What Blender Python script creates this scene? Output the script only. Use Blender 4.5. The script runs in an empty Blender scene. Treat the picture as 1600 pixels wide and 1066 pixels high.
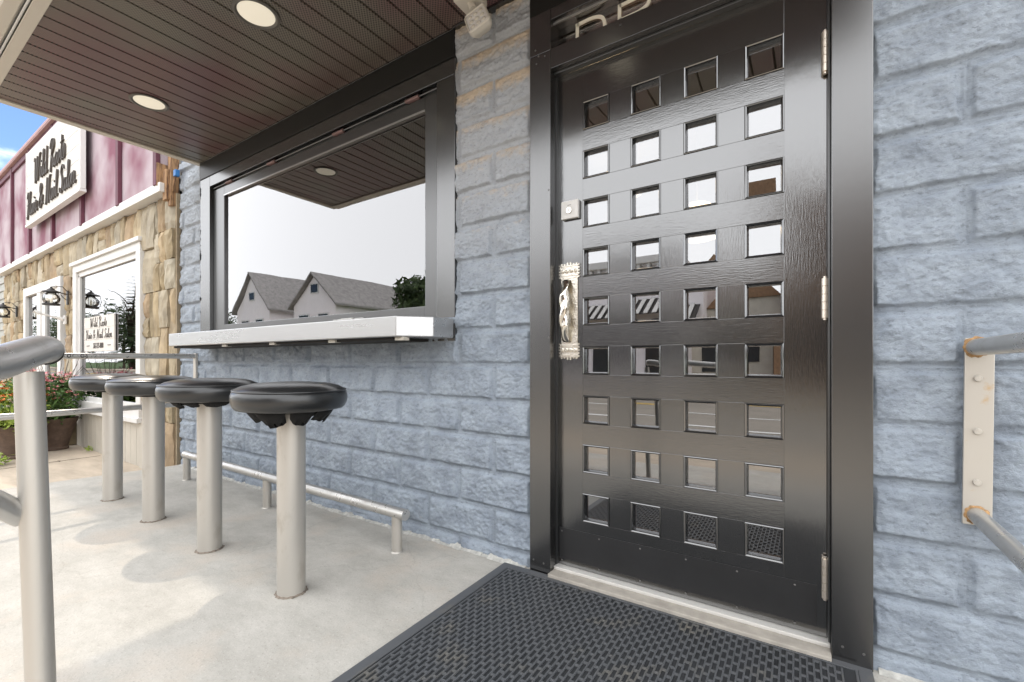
import bpy, bmesh, math, random
import numpy as np
from mathutils import Vector, Matrix
R = math.radians
random.seed(7)
sc = bpy.context.scene
COL = sc.collection

# ------------------------------------------------------------------ camera
cam = bpy.data.cameras.new('camera')
cam.sensor_width = 36.0
cam.lens = 701.9 / 1600 * 36
cam.shift_y = (564.1 - 533) / 1600
cam.clip_start = 0.02
cam.clip_end = 2000
camo = bpy.data.objects.new('camera', cam)
camo.location = (0, -1.68, 0.902)
camo.rotation_euler = (R(90), 0, R(33.42))
COL.objects.link(camo)
sc.camera = camo

# ------------------------------------------------------------------ sky and sun
# light travels along (+0.95, -0.17, -1): the sun stands over the neighbouring roof
SUN = Vector((-0.95, 0.17, 1.0)).normalized()
w = bpy.data.worlds.new('World')
sc.world = w
w.use_nodes = True
nt = w.node_tree
nt.nodes.clear()
wo = nt.nodes.new('ShaderNodeOutputWorld')
bg = nt.nodes.new('ShaderNodeBackground')
sky = nt.nodes.new('ShaderNodeTexSky')
sky.sky_type = 'NISHITA'
sky.sun_disc = False
sky.sun_elevation = math.asin(SUN.z)
sky.sun_rotation = math.atan2(SUN.x, SUN.y)
sky.air_density = 1.0
sky.dust_density = 0.0
sky.ozone_density = 3.0
bg.inputs[1].default_value = 0.1
tc = nt.nodes.new('ShaderNodeTexCoord')
mp = nt.nodes.new('ShaderNodeMapping')
mp.inputs['Scale'].default_value = (1, 1, 2.6)
no = nt.nodes.new('ShaderNodeTexNoise')
no.inputs['Scale'].default_value = 1.7
no.inputs['Detail'].default_value = 8
no.inputs['Roughness'].default_value = 0.55
sep = nt.nodes.new('ShaderNodeSeparateXYZ')
dt = nt.nodes.new('ShaderNodeVectorMath'); dt.operation = 'DOT_PRODUCT'
dt.inputs[1].default_value = Vector((-.85, .45, .35)).normalized()
ma = nt.nodes.new('ShaderNodeMath'); ma.operation = 'MULTIPLY_ADD'     # break of blue in the west, ragged by the noise
ma.inputs[1].default_value = 1.0
cr = nt.nodes.new('ShaderNodeMapRange'); cr.interpolation_type = 'SMOOTHSTEP'
cr.inputs['From Min'].default_value = 1.40; cr.inputs['From Max'].default_value = 1.30
mx = nt.nodes.new('ShaderNodeMix'); mx.data_type = 'RGBA'
ez_ = nt.nodes.new('ShaderNodeMapRange')          # an overcast deck is brighter overhead than low down
ez_.inputs['From Min'].default_value = 0.0; ez_.inputs['From Max'].default_value = 0.9
ez_.inputs['To Min'].default_value = 8.8; ez_.inputs['To Max'].default_value = 8.8
cs_ = nt.nodes.new('ShaderNodeVectorMath'); cs_.operation = 'SCALE'; cs_.inputs[0].default_value = (.99, 1.0, 1.02)
dm_ = nt.nodes.new('ShaderNodeVectorMath'); dm_.operation = 'MULTIPLY'; dm_.inputs[1].default_value = (.36, .37, .44)
L = nt.links.new
L(tc.outputs['Generated'], mp.inputs[0]); L(mp.outputs[0], no.inputs['Vector'])
L(tc.outputs['Generated'], sep.inputs[0]); L(tc.outputs['Generated'], dt.inputs[0])
L(dt.outputs['Value'], ma.inputs[0]); L(no.outputs['Fac'], ma.inputs[2]); L(ma.outputs[0], cr.inputs['Value'])
L(cr.outputs[0], mx.inputs['Factor'])
L(sep.outputs['Z'], ez_.inputs['Value']); L(ez_.outputs[0], cs_.inputs['Scale']); L(cs_.outputs[0], mx.inputs['B'])
L(sky.outputs[0], dm_.inputs[0]); L(dm_.outputs[0], mx.inputs['A'])
L(mx.outputs['Result'], bg.inputs[0]); L(bg.outputs[0], wo.inputs[0])

sl = bpy.data.lights.new('sun', 'SUN')
sl.energy = 0.5
sl.angle = R(0.8)
sl.color = (1.0, 0.88, 0.74)
slo = bpy.data.objects.new('sun', sl)
slo.rotation_euler = SUN.to_track_quat('Z', 'Y').to_euler()
COL.objects.link(slo)

sc.render.engine = 'CYCLES'
sc.view_settings.view_transform = 'Standard'
sc.view_settings.look = 'None'
sc.view_settings.gamma = 1
sc.view_settings.exposure = 1.92
sc.cycles.max_bounces = 8
sc.cycles.diffuse_bounces = 4
sc.cycles.glossy_bounces = 5
sc.cycles.transparent_max_bounces = 12
sc.cycles.caustics_reflective = False
sc.cycles.caustics_refractive = False

# ------------------------------------------------------------------ materials
def mat(name, col, rough=0.6, metal=0.0, ior=1.5, var=0.0, vscale=5.0, col2=None, bump=0.0, bscale=60.0, bdist=0.002,
        stretch=(1, 1, 1), rvar=0.0, coat=0.0, emit=None, emit_s=0.0, vlo=0.35, vhi=0.65, bdetail=4):
    m = bpy.data.materials.new(name)
    m.use_nodes = True
    t = m.node_tree; n = t.nodes; l = t.links.new
    b = n['Principled BSDF']
    b.inputs['Base Color'].default_value = (*col, 1)
    b.inputs['Roughness'].default_value = rough
    b.inputs['Metallic'].default_value = metal
    b.inputs['IOR'].default_value = ior
    b.inputs['Coat Weight'].default_value = coat
    b.inputs['Coat Roughness'].default_value = 0.05
    tcn = n.new('ShaderNodeTexCoord'); mpn = n.new('ShaderNodeMapping')
    mpn.inputs['Scale'].default_value = stretch
    l(tcn.outputs['Object'], mpn.inputs[0])
    if var > 0 or col2:
        no = n.new('ShaderNodeTexNoise'); no.inputs['Scale'].default_value = vscale; no.inputs['Detail'].default_value = 7
        no.inputs['Roughness'].default_value = 0.62
        l(mpn.outputs[0], no.inputs['Vector'])
        mr = n.new('ShaderNodeMapRange'); mr.inputs['From Min'].default_value = vlo; mr.inputs['From Max'].default_value = vhi
        l(no.outputs['Fac'], mr.inputs['Value'])
        mxn = n.new('ShaderNodeMix'); mxn.data_type = 'RGBA'
        c2 = col2 if col2 else tuple(c * (1 - var) for c in col)
        mxn.inputs['A'].default_value = (*c2, 1); mxn.inputs['B'].default_value = (*col, 1)
        l(mr.outputs[0], mxn.inputs['Factor']); l(mxn.outputs['Result'], b.inputs['Base Color'])
        if rvar:
            mr2 = n.new('ShaderNodeMapRange'); mr2.inputs['From Min'].default_value = .3; mr2.inputs['From Max'].default_value = .7
            mr2.inputs['To Min'].default_value = rough + rvar; mr2.inputs['To Max'].default_value = rough - rvar
            l(no.outputs['Fac'], mr2.inputs['Value']); l(mr2.outputs[0], b.inputs['Roughness'])
    if bump > 0:
        nb = n.new('ShaderNodeTexNoise'); nb.inputs['Scale'].default_value = bscale; nb.inputs['Detail'].default_value = bdetail
        l(mpn.outputs[0], nb.inputs['Vector'])
        bp = n.new('ShaderNodeBump'); bp.inputs['Strength'].default_value = bump; bp.inputs['Distance'].default_value = bdist
        l(nb.outputs['Fac'], bp.inputs['Height']); l(bp.outputs[0], b.inputs['Normal'])
    if emit:
        b.inputs['Emission Color'].default_value = (*emit, 1); b.inputs['Emission Strength'].default_value = emit_s
    return m

def glass_mat(name, refl=0.4, tint=(0.75, 0.78, 0.78), rough=0.0, wave=0.0):
    m = bpy.data.materials.new(name); m.use_nodes = True
    t = m.node_tree; n = t.nodes; l = t.links.new; n.clear()
    o = n.new('ShaderNodeOutputMaterial'); g = n.new('ShaderNodeBsdfGlossy'); tr = n.new('ShaderNodeBsdfTransparent')
    mxs = n.new('ShaderNodeMixShader'); g.inputs['Roughness'].default_value = rough
    g.inputs['Color'].default_value = (0.96, 0.96, 0.97, 1)
    tr.inputs['Color'].default_value = (*tint, 1)
    fr = n.new('ShaderNodeFresnel'); fr.inputs['IOR'].default_value = 1.5
    ad = n.new('ShaderNodeMath'); ad.operation = 'ADD'; ad.use_clamp = True; ad.inputs[1].default_value = refl
    l(fr.outputs[0], ad.inputs[0]); l(ad.outputs[0], mxs.inputs[0]); l(tr.outputs[0], mxs.inputs[1]); l(g.outputs[0], mxs.inputs[2])
    if wave:
        tcn = n.new('ShaderNodeTexCoord'); nb = n.new('ShaderNodeTexNoise'); nb.inputs['Scale'].default_value = 2.5; nb.inputs['Detail'].default_value = 1
        bp = n.new('ShaderNodeBump'); bp.inputs['Strength'].default_value = wave; bp.inputs['Distance'].default_value = 0.004
        l(tcn.outputs['Object'], nb.inputs['Vector']); l(nb.outputs['Fac'], bp.inputs['Height']); l(bp.outputs[0], g.inputs['Normal'])
    l(mxs.outputs[0], o.inputs[0])
    return m

M = {}
M['concrete_plain'] = mat('concrete', (.56, .53, .49), .85, var=.16, vscale=7, bump=.35, bscale=160, bdist=.0015)
def concrete_mat():
    m = bpy.data.materials.new('speckled_concrete'); m.use_nodes = True
    n = m.node_tree.nodes; l = m.node_tree.links.new; b = n['Principled BSDF']; b.inputs['Roughness'].default_value = .85
    tcn = n.new('ShaderNodeTexCoord')
    def noise(sc_, det, lo, hi, st=(1, 1, 1), ro=.6):
        mpn = n.new('ShaderNodeMapping'); mpn.inputs['Scale'].default_value = st
        q_ = n.new('ShaderNodeTexNoise'); q_.inputs['Scale'].default_value = sc_; q_.inputs['Detail'].default_value = det; q_.inputs['Roughness'].default_value = ro
        r_ = n.new('ShaderNodeMapRange'); r_.inputs['From Min'].default_value = lo; r_.inputs['From Max'].default_value = hi
        l(tcn.outputs['Object'], mpn.inputs[0]); l(mpn.outputs[0], q_.inputs['Vector']); l(q_.outputs['Fac'], r_.inputs['Value']); return r_
    def mixc(f, a_, b_):
        x = n.new('ShaderNodeMix'); x.data_type = 'RGBA'; l(f.outputs[0], x.inputs['Factor'])
        for k_, v_ in (('A', a_), ('B', b_)):
            if isinstance(v_, tuple): x.inputs[k_].default_value = (*v_, 1)
            else: l(v_.outputs['Result'], x.inputs[k_])
        return x
    c1 = mixc(noise(3.4, 10, .36, .64, (1, 1.6, 1), .78), (.37, .352, .315), (.50, .478, .435))
    c2 = mixc(noise(1.6, 5, .52, .70), c1, (.50, .435, .365))             # tan discolouration
    c3 = mixc(noise(20, 8, .57, .70, (1, 2.2, 1), .8), c2, (.34, .315, .275))  # scuffs
    c4 = mixc(noise(120, 4, .57, .70, (1, 1, 1), .8), c3, (.26, .235, .205))             # dark grit
    c5 = mixc(noise(110, 3, .60, .72, (1.3, 1, 1), .8), c4, (.60, .58, .54))   # pale grit
    vo = n.new('ShaderNodeTexVoronoi'); vo.feature = 'DISTANCE_TO_EDGE'; vo.inputs['Scale'].default_value = .62
    nd = n.new('ShaderNodeTexNoise'); nd.inputs['Scale'].default_value = 5; nd.inputs['Detail'].default_value = 6
    ad = n.new('ShaderNodeMix'); ad.data_type = 'RGBA'; ad.blend_type = 'ADD'; ad.inputs['Factor'].default_value = .16
    l(tcn.outputs['Object'], nd.inputs['Vector']); l(tcn.outputs['Object'], ad.inputs['A']); l(nd.outputs['Color'], ad.inputs['B']); l(ad.outputs['Result'], vo.inputs['Vector'])
    vr = n.new('ShaderNodeMapRange'); vr.inputs['From Min'].default_value = .0; vr.inputs['From Max'].default_value = .0022; vr.inputs['To Min'].default_value = .28; vr.inputs['To Max'].default_value = 0
    l(vo.outputs['Distance'], vr.inputs['Value'])
    c6 = mixc(vr, c5, (.27, .25, .22))
    l(c6.outputs['Result'], b.inputs['Base Color'])
    nb = n.new('ShaderNodeTexNoise'); nb.inputs['Scale'].default_value = 120; nb.inputs['Detail'].default_value = 5
    l(tcn.outputs['Object'], nb.inputs['Vector'])
    bp = n.new('ShaderNodeBump'); bp.inputs['Strength'].default_value = .5; bp.inputs['Distance'].default_value = .002
    l(nb.outputs['Fac'], bp.inputs['Height']); l(bp.outputs[0], b.inputs['Normal'])
    return m
M['concrete'] = concrete_mat()
M['walk'] = mat('sidewalk_concrete', (.52, .435, .34), .9, var=.25, vscale=2.5, bump=.3, bscale=90, stretch=(1, 3, 1))
M['asphalt'] = mat('asphalt', (.29, .26, .22), .9, var=.2, vscale=1.5, bump=.5, bscale=150, bdist=.004)
M['line_white'] = mat('white_road_paint', (.75, .75, .73), .7)
M['line_yellow'] = mat('yellow_road_paint', (.75, .5, .08), .7)
M['grass'] = mat('grass', (.07, .13, .03), .95, var=.5, vscale=8, bump=.6, bscale=60, bdist=.03)
M['steel'] = mat('brushed_steel', (.62, .60, .57), .30, metal=.9, var=.18, vscale=14, bump=.08, bscale=220, stretch=(1, 1, .15), rvar=.08)
M['steel_h'] = mat('brushed_rail_steel', (.50, .49, .47), .33, metal=.7, col2=(.36, .33, .29), vscale=16, vlo=.22, vhi=.42, rvar=.10, bump=.06, bscale=150)
M['shelf_steel'] = mat('shelf_steel', (.50, .50, .50), .30, metal=.8, var=.07, vscale=10, stretch=(.25, 3, 3), rvar=.05)
M['plate_steel'] = mat('rusty_plate_steel', (.55, .52, .47), .38, metal=.55, col2=(.55, .40, .24), vscale=22, vlo=.25, vhi=.40)
M['rust'] = mat('weld_rust', (.55, .33, .15), .7, var=.6, vscale=90, metal=.2)
M['nickel'] = mat('polished_nickel', (.62, .58, .51), .20, metal=1.0, bump=.5, bscale=130, bdist=.003)
M['nickel_s'] = mat('smooth_nickel', (.72, .68, .61), .10, metal=1.0)
M['hinge'] = mat('hinge_nickel', (.80, .72, .62), .32, metal=.85)
M['pinkhinge'] = mat('worn_hinge_paint', (.20, .125, .12), .5, metal=.3)
M['black_paint'] = mat('black_satin_paint', (.005, .005, .005), .24, ior=2.3, bump=.05, bscale=30)
M['sash'] = mat('black_sash_aluminium', (.018, .019, .02), .3, ior=2.1)
M['frieze'] = mat('matt_black_board', (.008, .008, .007), .45, ior=1.45)
M['dark_room'] = mat('dark_room', (.035, .03, .027), .9)
M['kick'] = mat('black_kick_plate', (.018, .018, .019), .42, ior=1.6, var=.4, vscale=5, rvar=.06)
M['screw'] = mat('screw_head', (.16, .155, .15), .45, metal=.6)
M['soffit_dark'] = mat('soffit_groove', (.015, .013, .011), .8)
M['cream'] = mat('cream_fascia_metal', (.60, .565, .50), .45, var=.06, vscale=3)
M['white'] = mat('white_trim_paint', (.66, .65, .63), .5, var=.08, vscale=5)
M['vinyl'] = mat('black_stool_vinyl', (.013, .014, .015), .28, ior=1.6, bump=.12, bscale=420, bdist=.0006)
M['torn'] = mat('torn_black_vinyl', (.012, .012, .012), .8, ior=1.3, bump=.4, bscale=50)
M['pole'] = mat('worn_galvanised_pole', (.47, .445, .405), .40, metal=.5, col2=(.30, .26, .21), vscale=13, vlo=.2, vhi=.46, stretch=(1, 1, .35), bump=.1, bscale=90)
M['grime'] = mat('grimy_base_ring', (.24, .20, .16), .9, var=.5, vscale=60)
M['rubber_base'] = mat('rubber_slot', (.028, .030, .033), .5, var=.3, vscale=9)
M['rubber'] = mat('black_rubber_mat', (.088, .092, .098), .42, col2=(.145, .135, .115), vscale=6, vlo=.28, vhi=.46, rvar=.08)
M['lens'] = mat('frosted_lamp_lens', (.75, .72, .62), .5, emit=(1.0, .90, .72), emit_s=.12)
M['lampring'] = mat('lamp_trim_ring', (.10, .095, .085), .4)
M['led'] = mat('led_lens', (.85, .84, .82), .12, ior=1.5, bump=.8, bscale=45, bdist=.004)
M['interior'] = mat('interior_maroon_wall', (.22, .06, .055), .9)
M['ifloor'] = mat('interior_floor', (.06, .045, .035), .7)
M['orangewood'] = mat('orange_wood_bead', (.35, .12, .05), .5)
M['sill_conc'] = mat('stone_sill', (.42, .385, .335), .8, var=.25, vscale=18)
M['alu'] = mat('aluminium_threshold', (.72, .70, .66), .4, metal=.4)
M['glass'] = glass_mat('window_glass', .19, (.75, .66, .66), wave=.12)
M['pane'] = glass_mat('door_pane_glass', .21, (.42, .42, .42), wave=.1)
M['salon_glass'] = glass_mat('salon_glass', .10, (.4, .42, .42), wave=.3)
M['dark_letter'] = mat('dark_sign_lettering', (.06, .048, .04), .6)
M['sign_board'] = mat('whitewashed_sign_boards', (.62, .60, .56), .7, col2=(.40, .35, .29), vscale=6, vlo=.22, vhi=.42, stretch=(.6, 1, 6))
M['batten'] = mat('magenta_batten', (.12, .028, .05), .65, var=.3, vscale=6)
M['terracotta'] = mat('brown_clay_pot', (.13, .085, .062), .75, var=.35, vscale=20, bump=.3, bscale=60)
M['leaf'] = mat('leaf_green', (.085, .17, .035), .6, var=.45, vscale=25)
M['leaf_y'] = mat('leaf_yellow_green', (.30, .40, .06), .6, var=.3, vscale=30)
M['leaf_tree'] = mat('tree_leaf', (.06, .10, .03), .7, var=.5, vscale=2)
M['pink'] = mat('pink_petal', (.75, .25, .27), .6, var=.25, vscale=30)
M['orange'] = mat('orange_petal', (.85, .22, .05), .6, var=.3, vscale=30)
M['bark'] = mat('bark', (.10, .075, .055), .9, var=.4, vscale=8)
M['black_iron'] = mat('black_iron', (.02, .018, .017), .45)
M['siding'] = mat('cream_vertical_siding', (.50, .465, .40), .7, var=.12, vscale=4)
M['lap'] = mat('grey_lap_siding', (.36, .36, .33), .8, var=.15, vscale=4)
M['house_white'] = mat('white_clapboard', (.90, .85, .86), .8, var=.06, vscale=2)
M['roof'] = mat('grey_shingle', (.34, .32, .31), .9, var=.3, vscale=3)
M['brick'] = mat('brown_brick', (.28, .17, .10), .9, var=.4, vscale=12)
M['dark_glass'] = mat('dark_shop_glass', (.03, .035, .04), .08, ior=1.5)
M['blue_plastic'] = mat('blue_plastic', (.03, .16, .42), .4)
M['wood_raw'] = mat('raw_wood_edge', (.34, .20, .10), .8, col2=(.10, .05, .03), vscale=18, vlo=.35, vhi=.55, stretch=(4, 4, .6))
M['car_white'] = mat('white_car_paint', (.8, .8, .8), .2, coat=1.0)
M['tyre'] = mat('tyre_rubber', (.02, .02, .02), .8)
M['caulk'] = mat('old_paint_lip', (.55, .54, .50), .85, var=.4, vscale=40)
M['upper'] = mat('upper_wall_paint', (.16, .20, .26), .8, var=.15, vscale=4)

# glowing pendant lamp inside the tavern (lit in the photo)
M['pendant'] = mat('pendant_glow', (.9, .8, .6), .6, emit=(1.0, .72, .38), emit_s=6.0)

def node_mat(name):
    m = bpy.data.materials.new(name); m.use_nodes = True
    return m, m.node_tree.nodes, m.node_tree.links.new, m.node_tree.nodes['Principled BSDF']

def blue_block_mat():
    m, n, l, b = node_mat('slate_blue_block_paint')
    b.inputs['Roughness'].default_value = .58
    tcn = n.new('ShaderNodeTexCoord')
    n1 = n.new('ShaderNodeTexNoise'); n1.inputs['Scale'].default_value = 9; n1.inputs['Detail'].default_value = 8; n1.inputs['Roughness'].default_value = .65
    l(tcn.outputs['Object'], n1.inputs['Vector'])
    c1 = n.new('ShaderNodeMix'); c1.data_type = 'RGBA'
    c1.inputs['A'].default_value = (.205, .240, .288, 1); c1.inputs['B'].default_value = (.305, .350, .405, 1)
    mr = n.new('ShaderNodeMapRange'); mr.inputs['From Min'].default_value = .33; mr.inputs['From Max'].default_value = .60
    l(n1.outputs['Fac'], mr.inputs['Value']); l(mr.outputs[0], c1.inputs['Factor'])
    ac = n.new('ShaderNodeAttribute'); ac.attribute_name = 'chalk_and_light'
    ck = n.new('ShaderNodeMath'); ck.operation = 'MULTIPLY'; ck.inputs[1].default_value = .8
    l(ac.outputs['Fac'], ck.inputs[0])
    c15 = n.new('ShaderNodeMix'); c15.data_type = 'RGBA'; c15.inputs['B'].default_value = (.42, .435, .46, 1)  # chalky greyer paint, plus brightening painted into the upper wall for missing light
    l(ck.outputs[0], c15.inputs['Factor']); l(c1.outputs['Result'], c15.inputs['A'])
    # worn, chalky and tan flakes; the vertex attribute 'wear' says where the old paint sits
    at = n.new('ShaderNodeAttribute'); at.attribute_name = 'wear'
    n2 = n.new('ShaderNodeTexNoise'); n2.inputs['Scale'].default_value = 26; n2.inputs['Detail'].default_value = 8; n2.inputs['Roughness'].default_value = .7
    l(tcn.outputs['Object'], n2.inputs['Vector'])
    add = n.new('ShaderNodeMath'); add.operation = 'MULTIPLY_ADD'; add.inputs[1].default_value = 1.0
    l(at.outputs['Fac'], add.inputs[0]); l(n2.outputs['Fac'], add.inputs[2])
    mr2 = n.new('ShaderNodeMapRange'); mr2.inputs['From Min'].default_value = .66; mr2.inputs['From Max'].default_value = 1.0
    l(add.outputs[0], mr2.inputs['Value'])
    c2 = n.new('ShaderNodeMix'); c2.data_type = 'RGBA'; c2.inputs['B'].default_value = (.52, .43, .33, 1)
    l(mr2.outputs[0], c2.inputs['Factor']); l(c15.outputs['Result'], c2.inputs['A']); l(c2.outputs['Result'], b.inputs['Base Color'])
    np_ = n.new('ShaderNodeTexNoise'); np_.inputs['Scale'].default_value = 55; np_.inputs['Detail'].default_value = 9; np_.inputs['Roughness'].default_value = .75
    mpp = n.new('ShaderNodeMapping'); mpp.inputs['Scale'].default_value = (1, 1, 1.8); l(tcn.outputs['Object'], mpp.inputs[0]); l(mpp.outputs[0], np_.inputs['Vector'])
    mrp = n.new('ShaderNodeMapRange'); mrp.inputs['From Min'].default_value = .36; mrp.inputs['From Max'].default_value = .47; mrp.inputs['To Min'].default_value = .66; mrp.inputs['To Max'].default_value = 1.0
    l(np_.outputs['Fac'], mrp.inputs['Value'])
    vs_ = n.new('ShaderNodeVectorMath'); vs_.operation = 'SCALE'; l(c2.outputs['Result'], vs_.inputs[0]); l(mrp.outputs[0], vs_.inputs['Scale']); l(vs_.outputs[0], b.inputs['Base Color'])
    n3 = n.new('ShaderNodeTexNoise'); n3.inputs['Scale'].default_value = 105; n3.inputs['Detail'].default_value = 6; n3.inputs['Roughness'].default_value = .65
    l(tcn.outputs['Object'], n3.inputs['Vector'])
    bp = n.new('ShaderNodeBump'); bp.inputs['Strength'].default_value = .8; bp.inputs['Distance'].default_value = .004
    n4 = n.new('ShaderNodeTexNoise'); n4.inputs['Scale'].default_value = 280; n4.inputs['Detail'].default_value = 4; n4.inputs['Roughness'].default_value = .7
    bp4 = n.new('ShaderNodeBump'); bp4.inputs['Strength'].default_value = .8; bp4.inputs['Distance'].default_value = .003
    l(tcn.outputs['Object'], n4.inputs['Vector']); l(n4.outputs['Fac'], bp4.inputs['Height'])
    l(n3.outputs['Fac'], bp.inputs['Height']); l(bp.outputs[0], bp4.inputs['Normal']); l(bp4.outputs[0], b.inputs['Normal'])
    return m
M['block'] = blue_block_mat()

def tint_mat(name, rough, bscale, bstr, bdist=.004):
    m, n, l, b = node_mat(name)
    b.inputs['Roughness'].default_value = rough
    at = n.new('ShaderNodeAttribute'); at.attribute_name = 'tint'
    tcn = n.new('ShaderNodeTexCoord')
    n1 = n.new('ShaderNodeTexNoise'); n1.inputs['Scale'].default_value = 7; n1.inputs['Detail'].default_value = 8
    l(tcn.outputs['Object'], n1.inputs['Vector'])
    mr = n.new('ShaderNodeMapRange'); mr.inputs['From Min'].default_value = .3; mr.inputs['From Max'].default_value = .7
    mr.inputs['To Min'].default_value = .68; mr.inputs['To Max'].default_value = 1.15
    l(n1.outputs['Fac'], mr.inputs['Value'])
    v = n.new('ShaderNodeVectorMath'); v.operation = 'SCALE'
    l(at.outputs['Color'], v.inputs[0]); l(mr.outputs[0], v.inputs['Scale']); l(v.outputs[0], b.inputs['Base Color'])
    nb = n.new('ShaderNodeTexNoise'); nb.inputs['Scale'].default_value = bscale; nb.inputs['Detail'].default_value = 6
    l(tcn.outputs['Object'], nb.inputs['Vector'])
    bp = n.new('ShaderNodeBump'); bp.inputs['Strength'].default_value = bstr; bp.inputs['Distance'].default_value = bdist
    l(nb.outputs['Fac'], bp.inputs['Height']); l(bp.outputs[0], b.inputs['Normal'])
    return m
M['stone'] = tint_mat('split_stone', .85, 22, .7, .012)

def door_mat(name, axis):
    """gloss black paint over brushed-out wood grain; grain runs along the given axis"""
    m, n, l, b = node_mat(name)
    b.inputs['Base Color'].default_value = (.004, .004, .004, 1)
    b.inputs['Roughness'].default_value = .14
    b.inputs['IOR'].default_value = 2.4
    tcn = n.new('ShaderNodeTexCoord'); mpn = n.new('ShaderNodeMapping')
    mpn.inputs['Scale'].default_value = (1.0, 1, 9.0) if axis == 'x' else (9.0, 1, 1.0)
    l(tcn.outputs['Object'], mpn.inputs[0])
    n1 = n.new('ShaderNodeTexNoise'); n1.inputs['Scale'].default_value = 26; n1.inputs['Detail'].default_value = 5; n1.inputs['Roughness'].default_value = .6
    n1.inputs['Distortion'].default_value = .5
    l(mpn.outputs[0], n1.inputs['Vector'])
    bp = n.new('ShaderNodeBump'); bp.inputs['Strength'].default_value = .22; bp.inputs['Distance'].default_value = .0013
    n2 = n.new('ShaderNodeTexNoise'); n2.inputs['Scale'].default_value = 6; n2.inputs['Detail'].default_value = 2
    l(tcn.outputs['Object'], n2.inputs['Vector'])
    bp2 = n.new('ShaderNodeBump'); bp2.inputs['Strength'].default_value = .12; bp2.inputs['Distance'].default_value = .004
    l(n1.outputs['Fac'], bp.inputs['Height']); l(n2.outputs['Fac'], bp2.inputs['Height'])
    l(bp.outputs[0], bp2.inputs['Normal']); l(bp2.outputs[0], b.inputs['Normal'])
    return m
M['door_h'] = door_mat('gloss_black_rail_paint', 'x')
M['door_v'] = door_mat('gloss_black_stile_paint', 'z')

def soffit_mat():
    m, n, l, b = node_mat('perforated_soffit')
    b.inputs['Roughness'].default_value = .36
    b.inputs['IOR'].default_value = 1.7
    tcn = n.new('ShaderNodeTexCoord')
    vo = n.new('ShaderNodeTexVoronoi'); vo.feature = 'F1'; vo.inputs['Scale'].default_value = 84; vo.inputs['Randomness'].default_value = 0.0
    vo.voronoi_dimensions = '2D'
    mpn = n.new('ShaderNodeMapping'); mpn.inputs['Rotation'].default_value = (0, 0, R(45))
    l(tcn.outputs['Object'], mpn.inputs[0]); l(mpn.outputs[0], vo.inputs['Vector'])
    lt = n.new('ShaderNodeMapRange'); lt.inputs['From Min'].default_value = .32; lt.inputs['From Max'].default_value = .44
    l(vo.outputs['Distance'], lt.inputs['Value'])
    n1 = n.new('ShaderNodeTexNoise'); n1.inputs['Scale'].default_value = 1.4; n1.inputs['Detail'].default_value = 2
    l(tcn.outputs['Object'], n1.inputs['Vector'])
    mr0 = n.new('ShaderNodeMapRange'); mr0.inputs['From Min'].default_value = .42; mr0.inputs['From Max'].default_value = .62
    l(n1.outputs['Fac'], mr0.inputs['Value'])
    c0 = n.new('ShaderNodeMix'); c0.data_type = 'RGBA'
    c0.inputs['A'].default_value = (.18, .16, .125, 1); c0.inputs['B'].default_value = (.18, .080, .085, 1)
    l(mr0.outputs[0], c0.inputs['Factor'])
    c = n.new('ShaderNodeMix'); c.data_type = 'RGBA'; c.inputs['A'].default_value = (.02, .016, .014, 1)
    l(lt.outputs[0], c.inputs['Factor']); l(c0.outputs['Result'], c.inputs['B']); l(c.outputs['Result'], b.inputs['Base Color'])
    return m
M['soffit'] = soffit_mat()

def faded_panel_mat():
    m, n, l, b = node_mat('faded_magenta_boards')
    b.inputs['Roughness'].default_value = .8
    tcn = n.new('ShaderNodeTexCoord')
    n1 = n.new('ShaderNodeTexNoise'); n1.inputs['Scale'].default_value = 1.3; n1.inputs['Detail'].default_value = 3
    l(tcn.outputs['Object'], n1.inputs['Vector'])
    n2 = n.new('ShaderNodeTexNoise'); n2.inputs['Scale'].default_value = 30; n2.inputs['Detail'].default_value = 8; n2.inputs['Roughness'].default_value = .7
    mp2 = n.new('ShaderNodeMapping'); mp2.inputs['Scale'].default_value = (2, 1, .35); l(tcn.outputs['Object'], mp2.inputs[0]); l(mp2.outputs[0], n2.inputs['Vector'])
    mr = n.new('ShaderNodeMapRange'); mr.inputs['From Min'].default_value = .46; mr.inputs['From Max'].default_value = .66
    l(n1.outputs['Fac'], mr.inputs['Value'])
    c = n.new('ShaderNodeMix'); c.data_type = 'RGBA'
    c.inputs['A'].default_value = (.40, .325, .355, 1); c.inputs['B'].default_value = (.19, .06, .095, 1)
    l(mr.outputs[0], c.inputs['Factor'])
    mr2 = n.new('ShaderNodeMapRange'); mr2.inputs['From Min'].default_value = .30; mr2.inputs['From Max'].default_value = .42; mr2.inputs['To Min'].default_value = .6
    l(n2.outputs['Fac'], mr2.inputs['Value'])
    v = n.new('ShaderNodeVectorMath'); v.operation = 'SCALE'
    l(c.outputs['Result'], v.inputs[0]); l(mr2.outputs[0], v.inputs['Scale']); l(v.outputs[0], b.inputs['Base Color'])
    return m
M['faded'] = faded_panel_mat()

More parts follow.
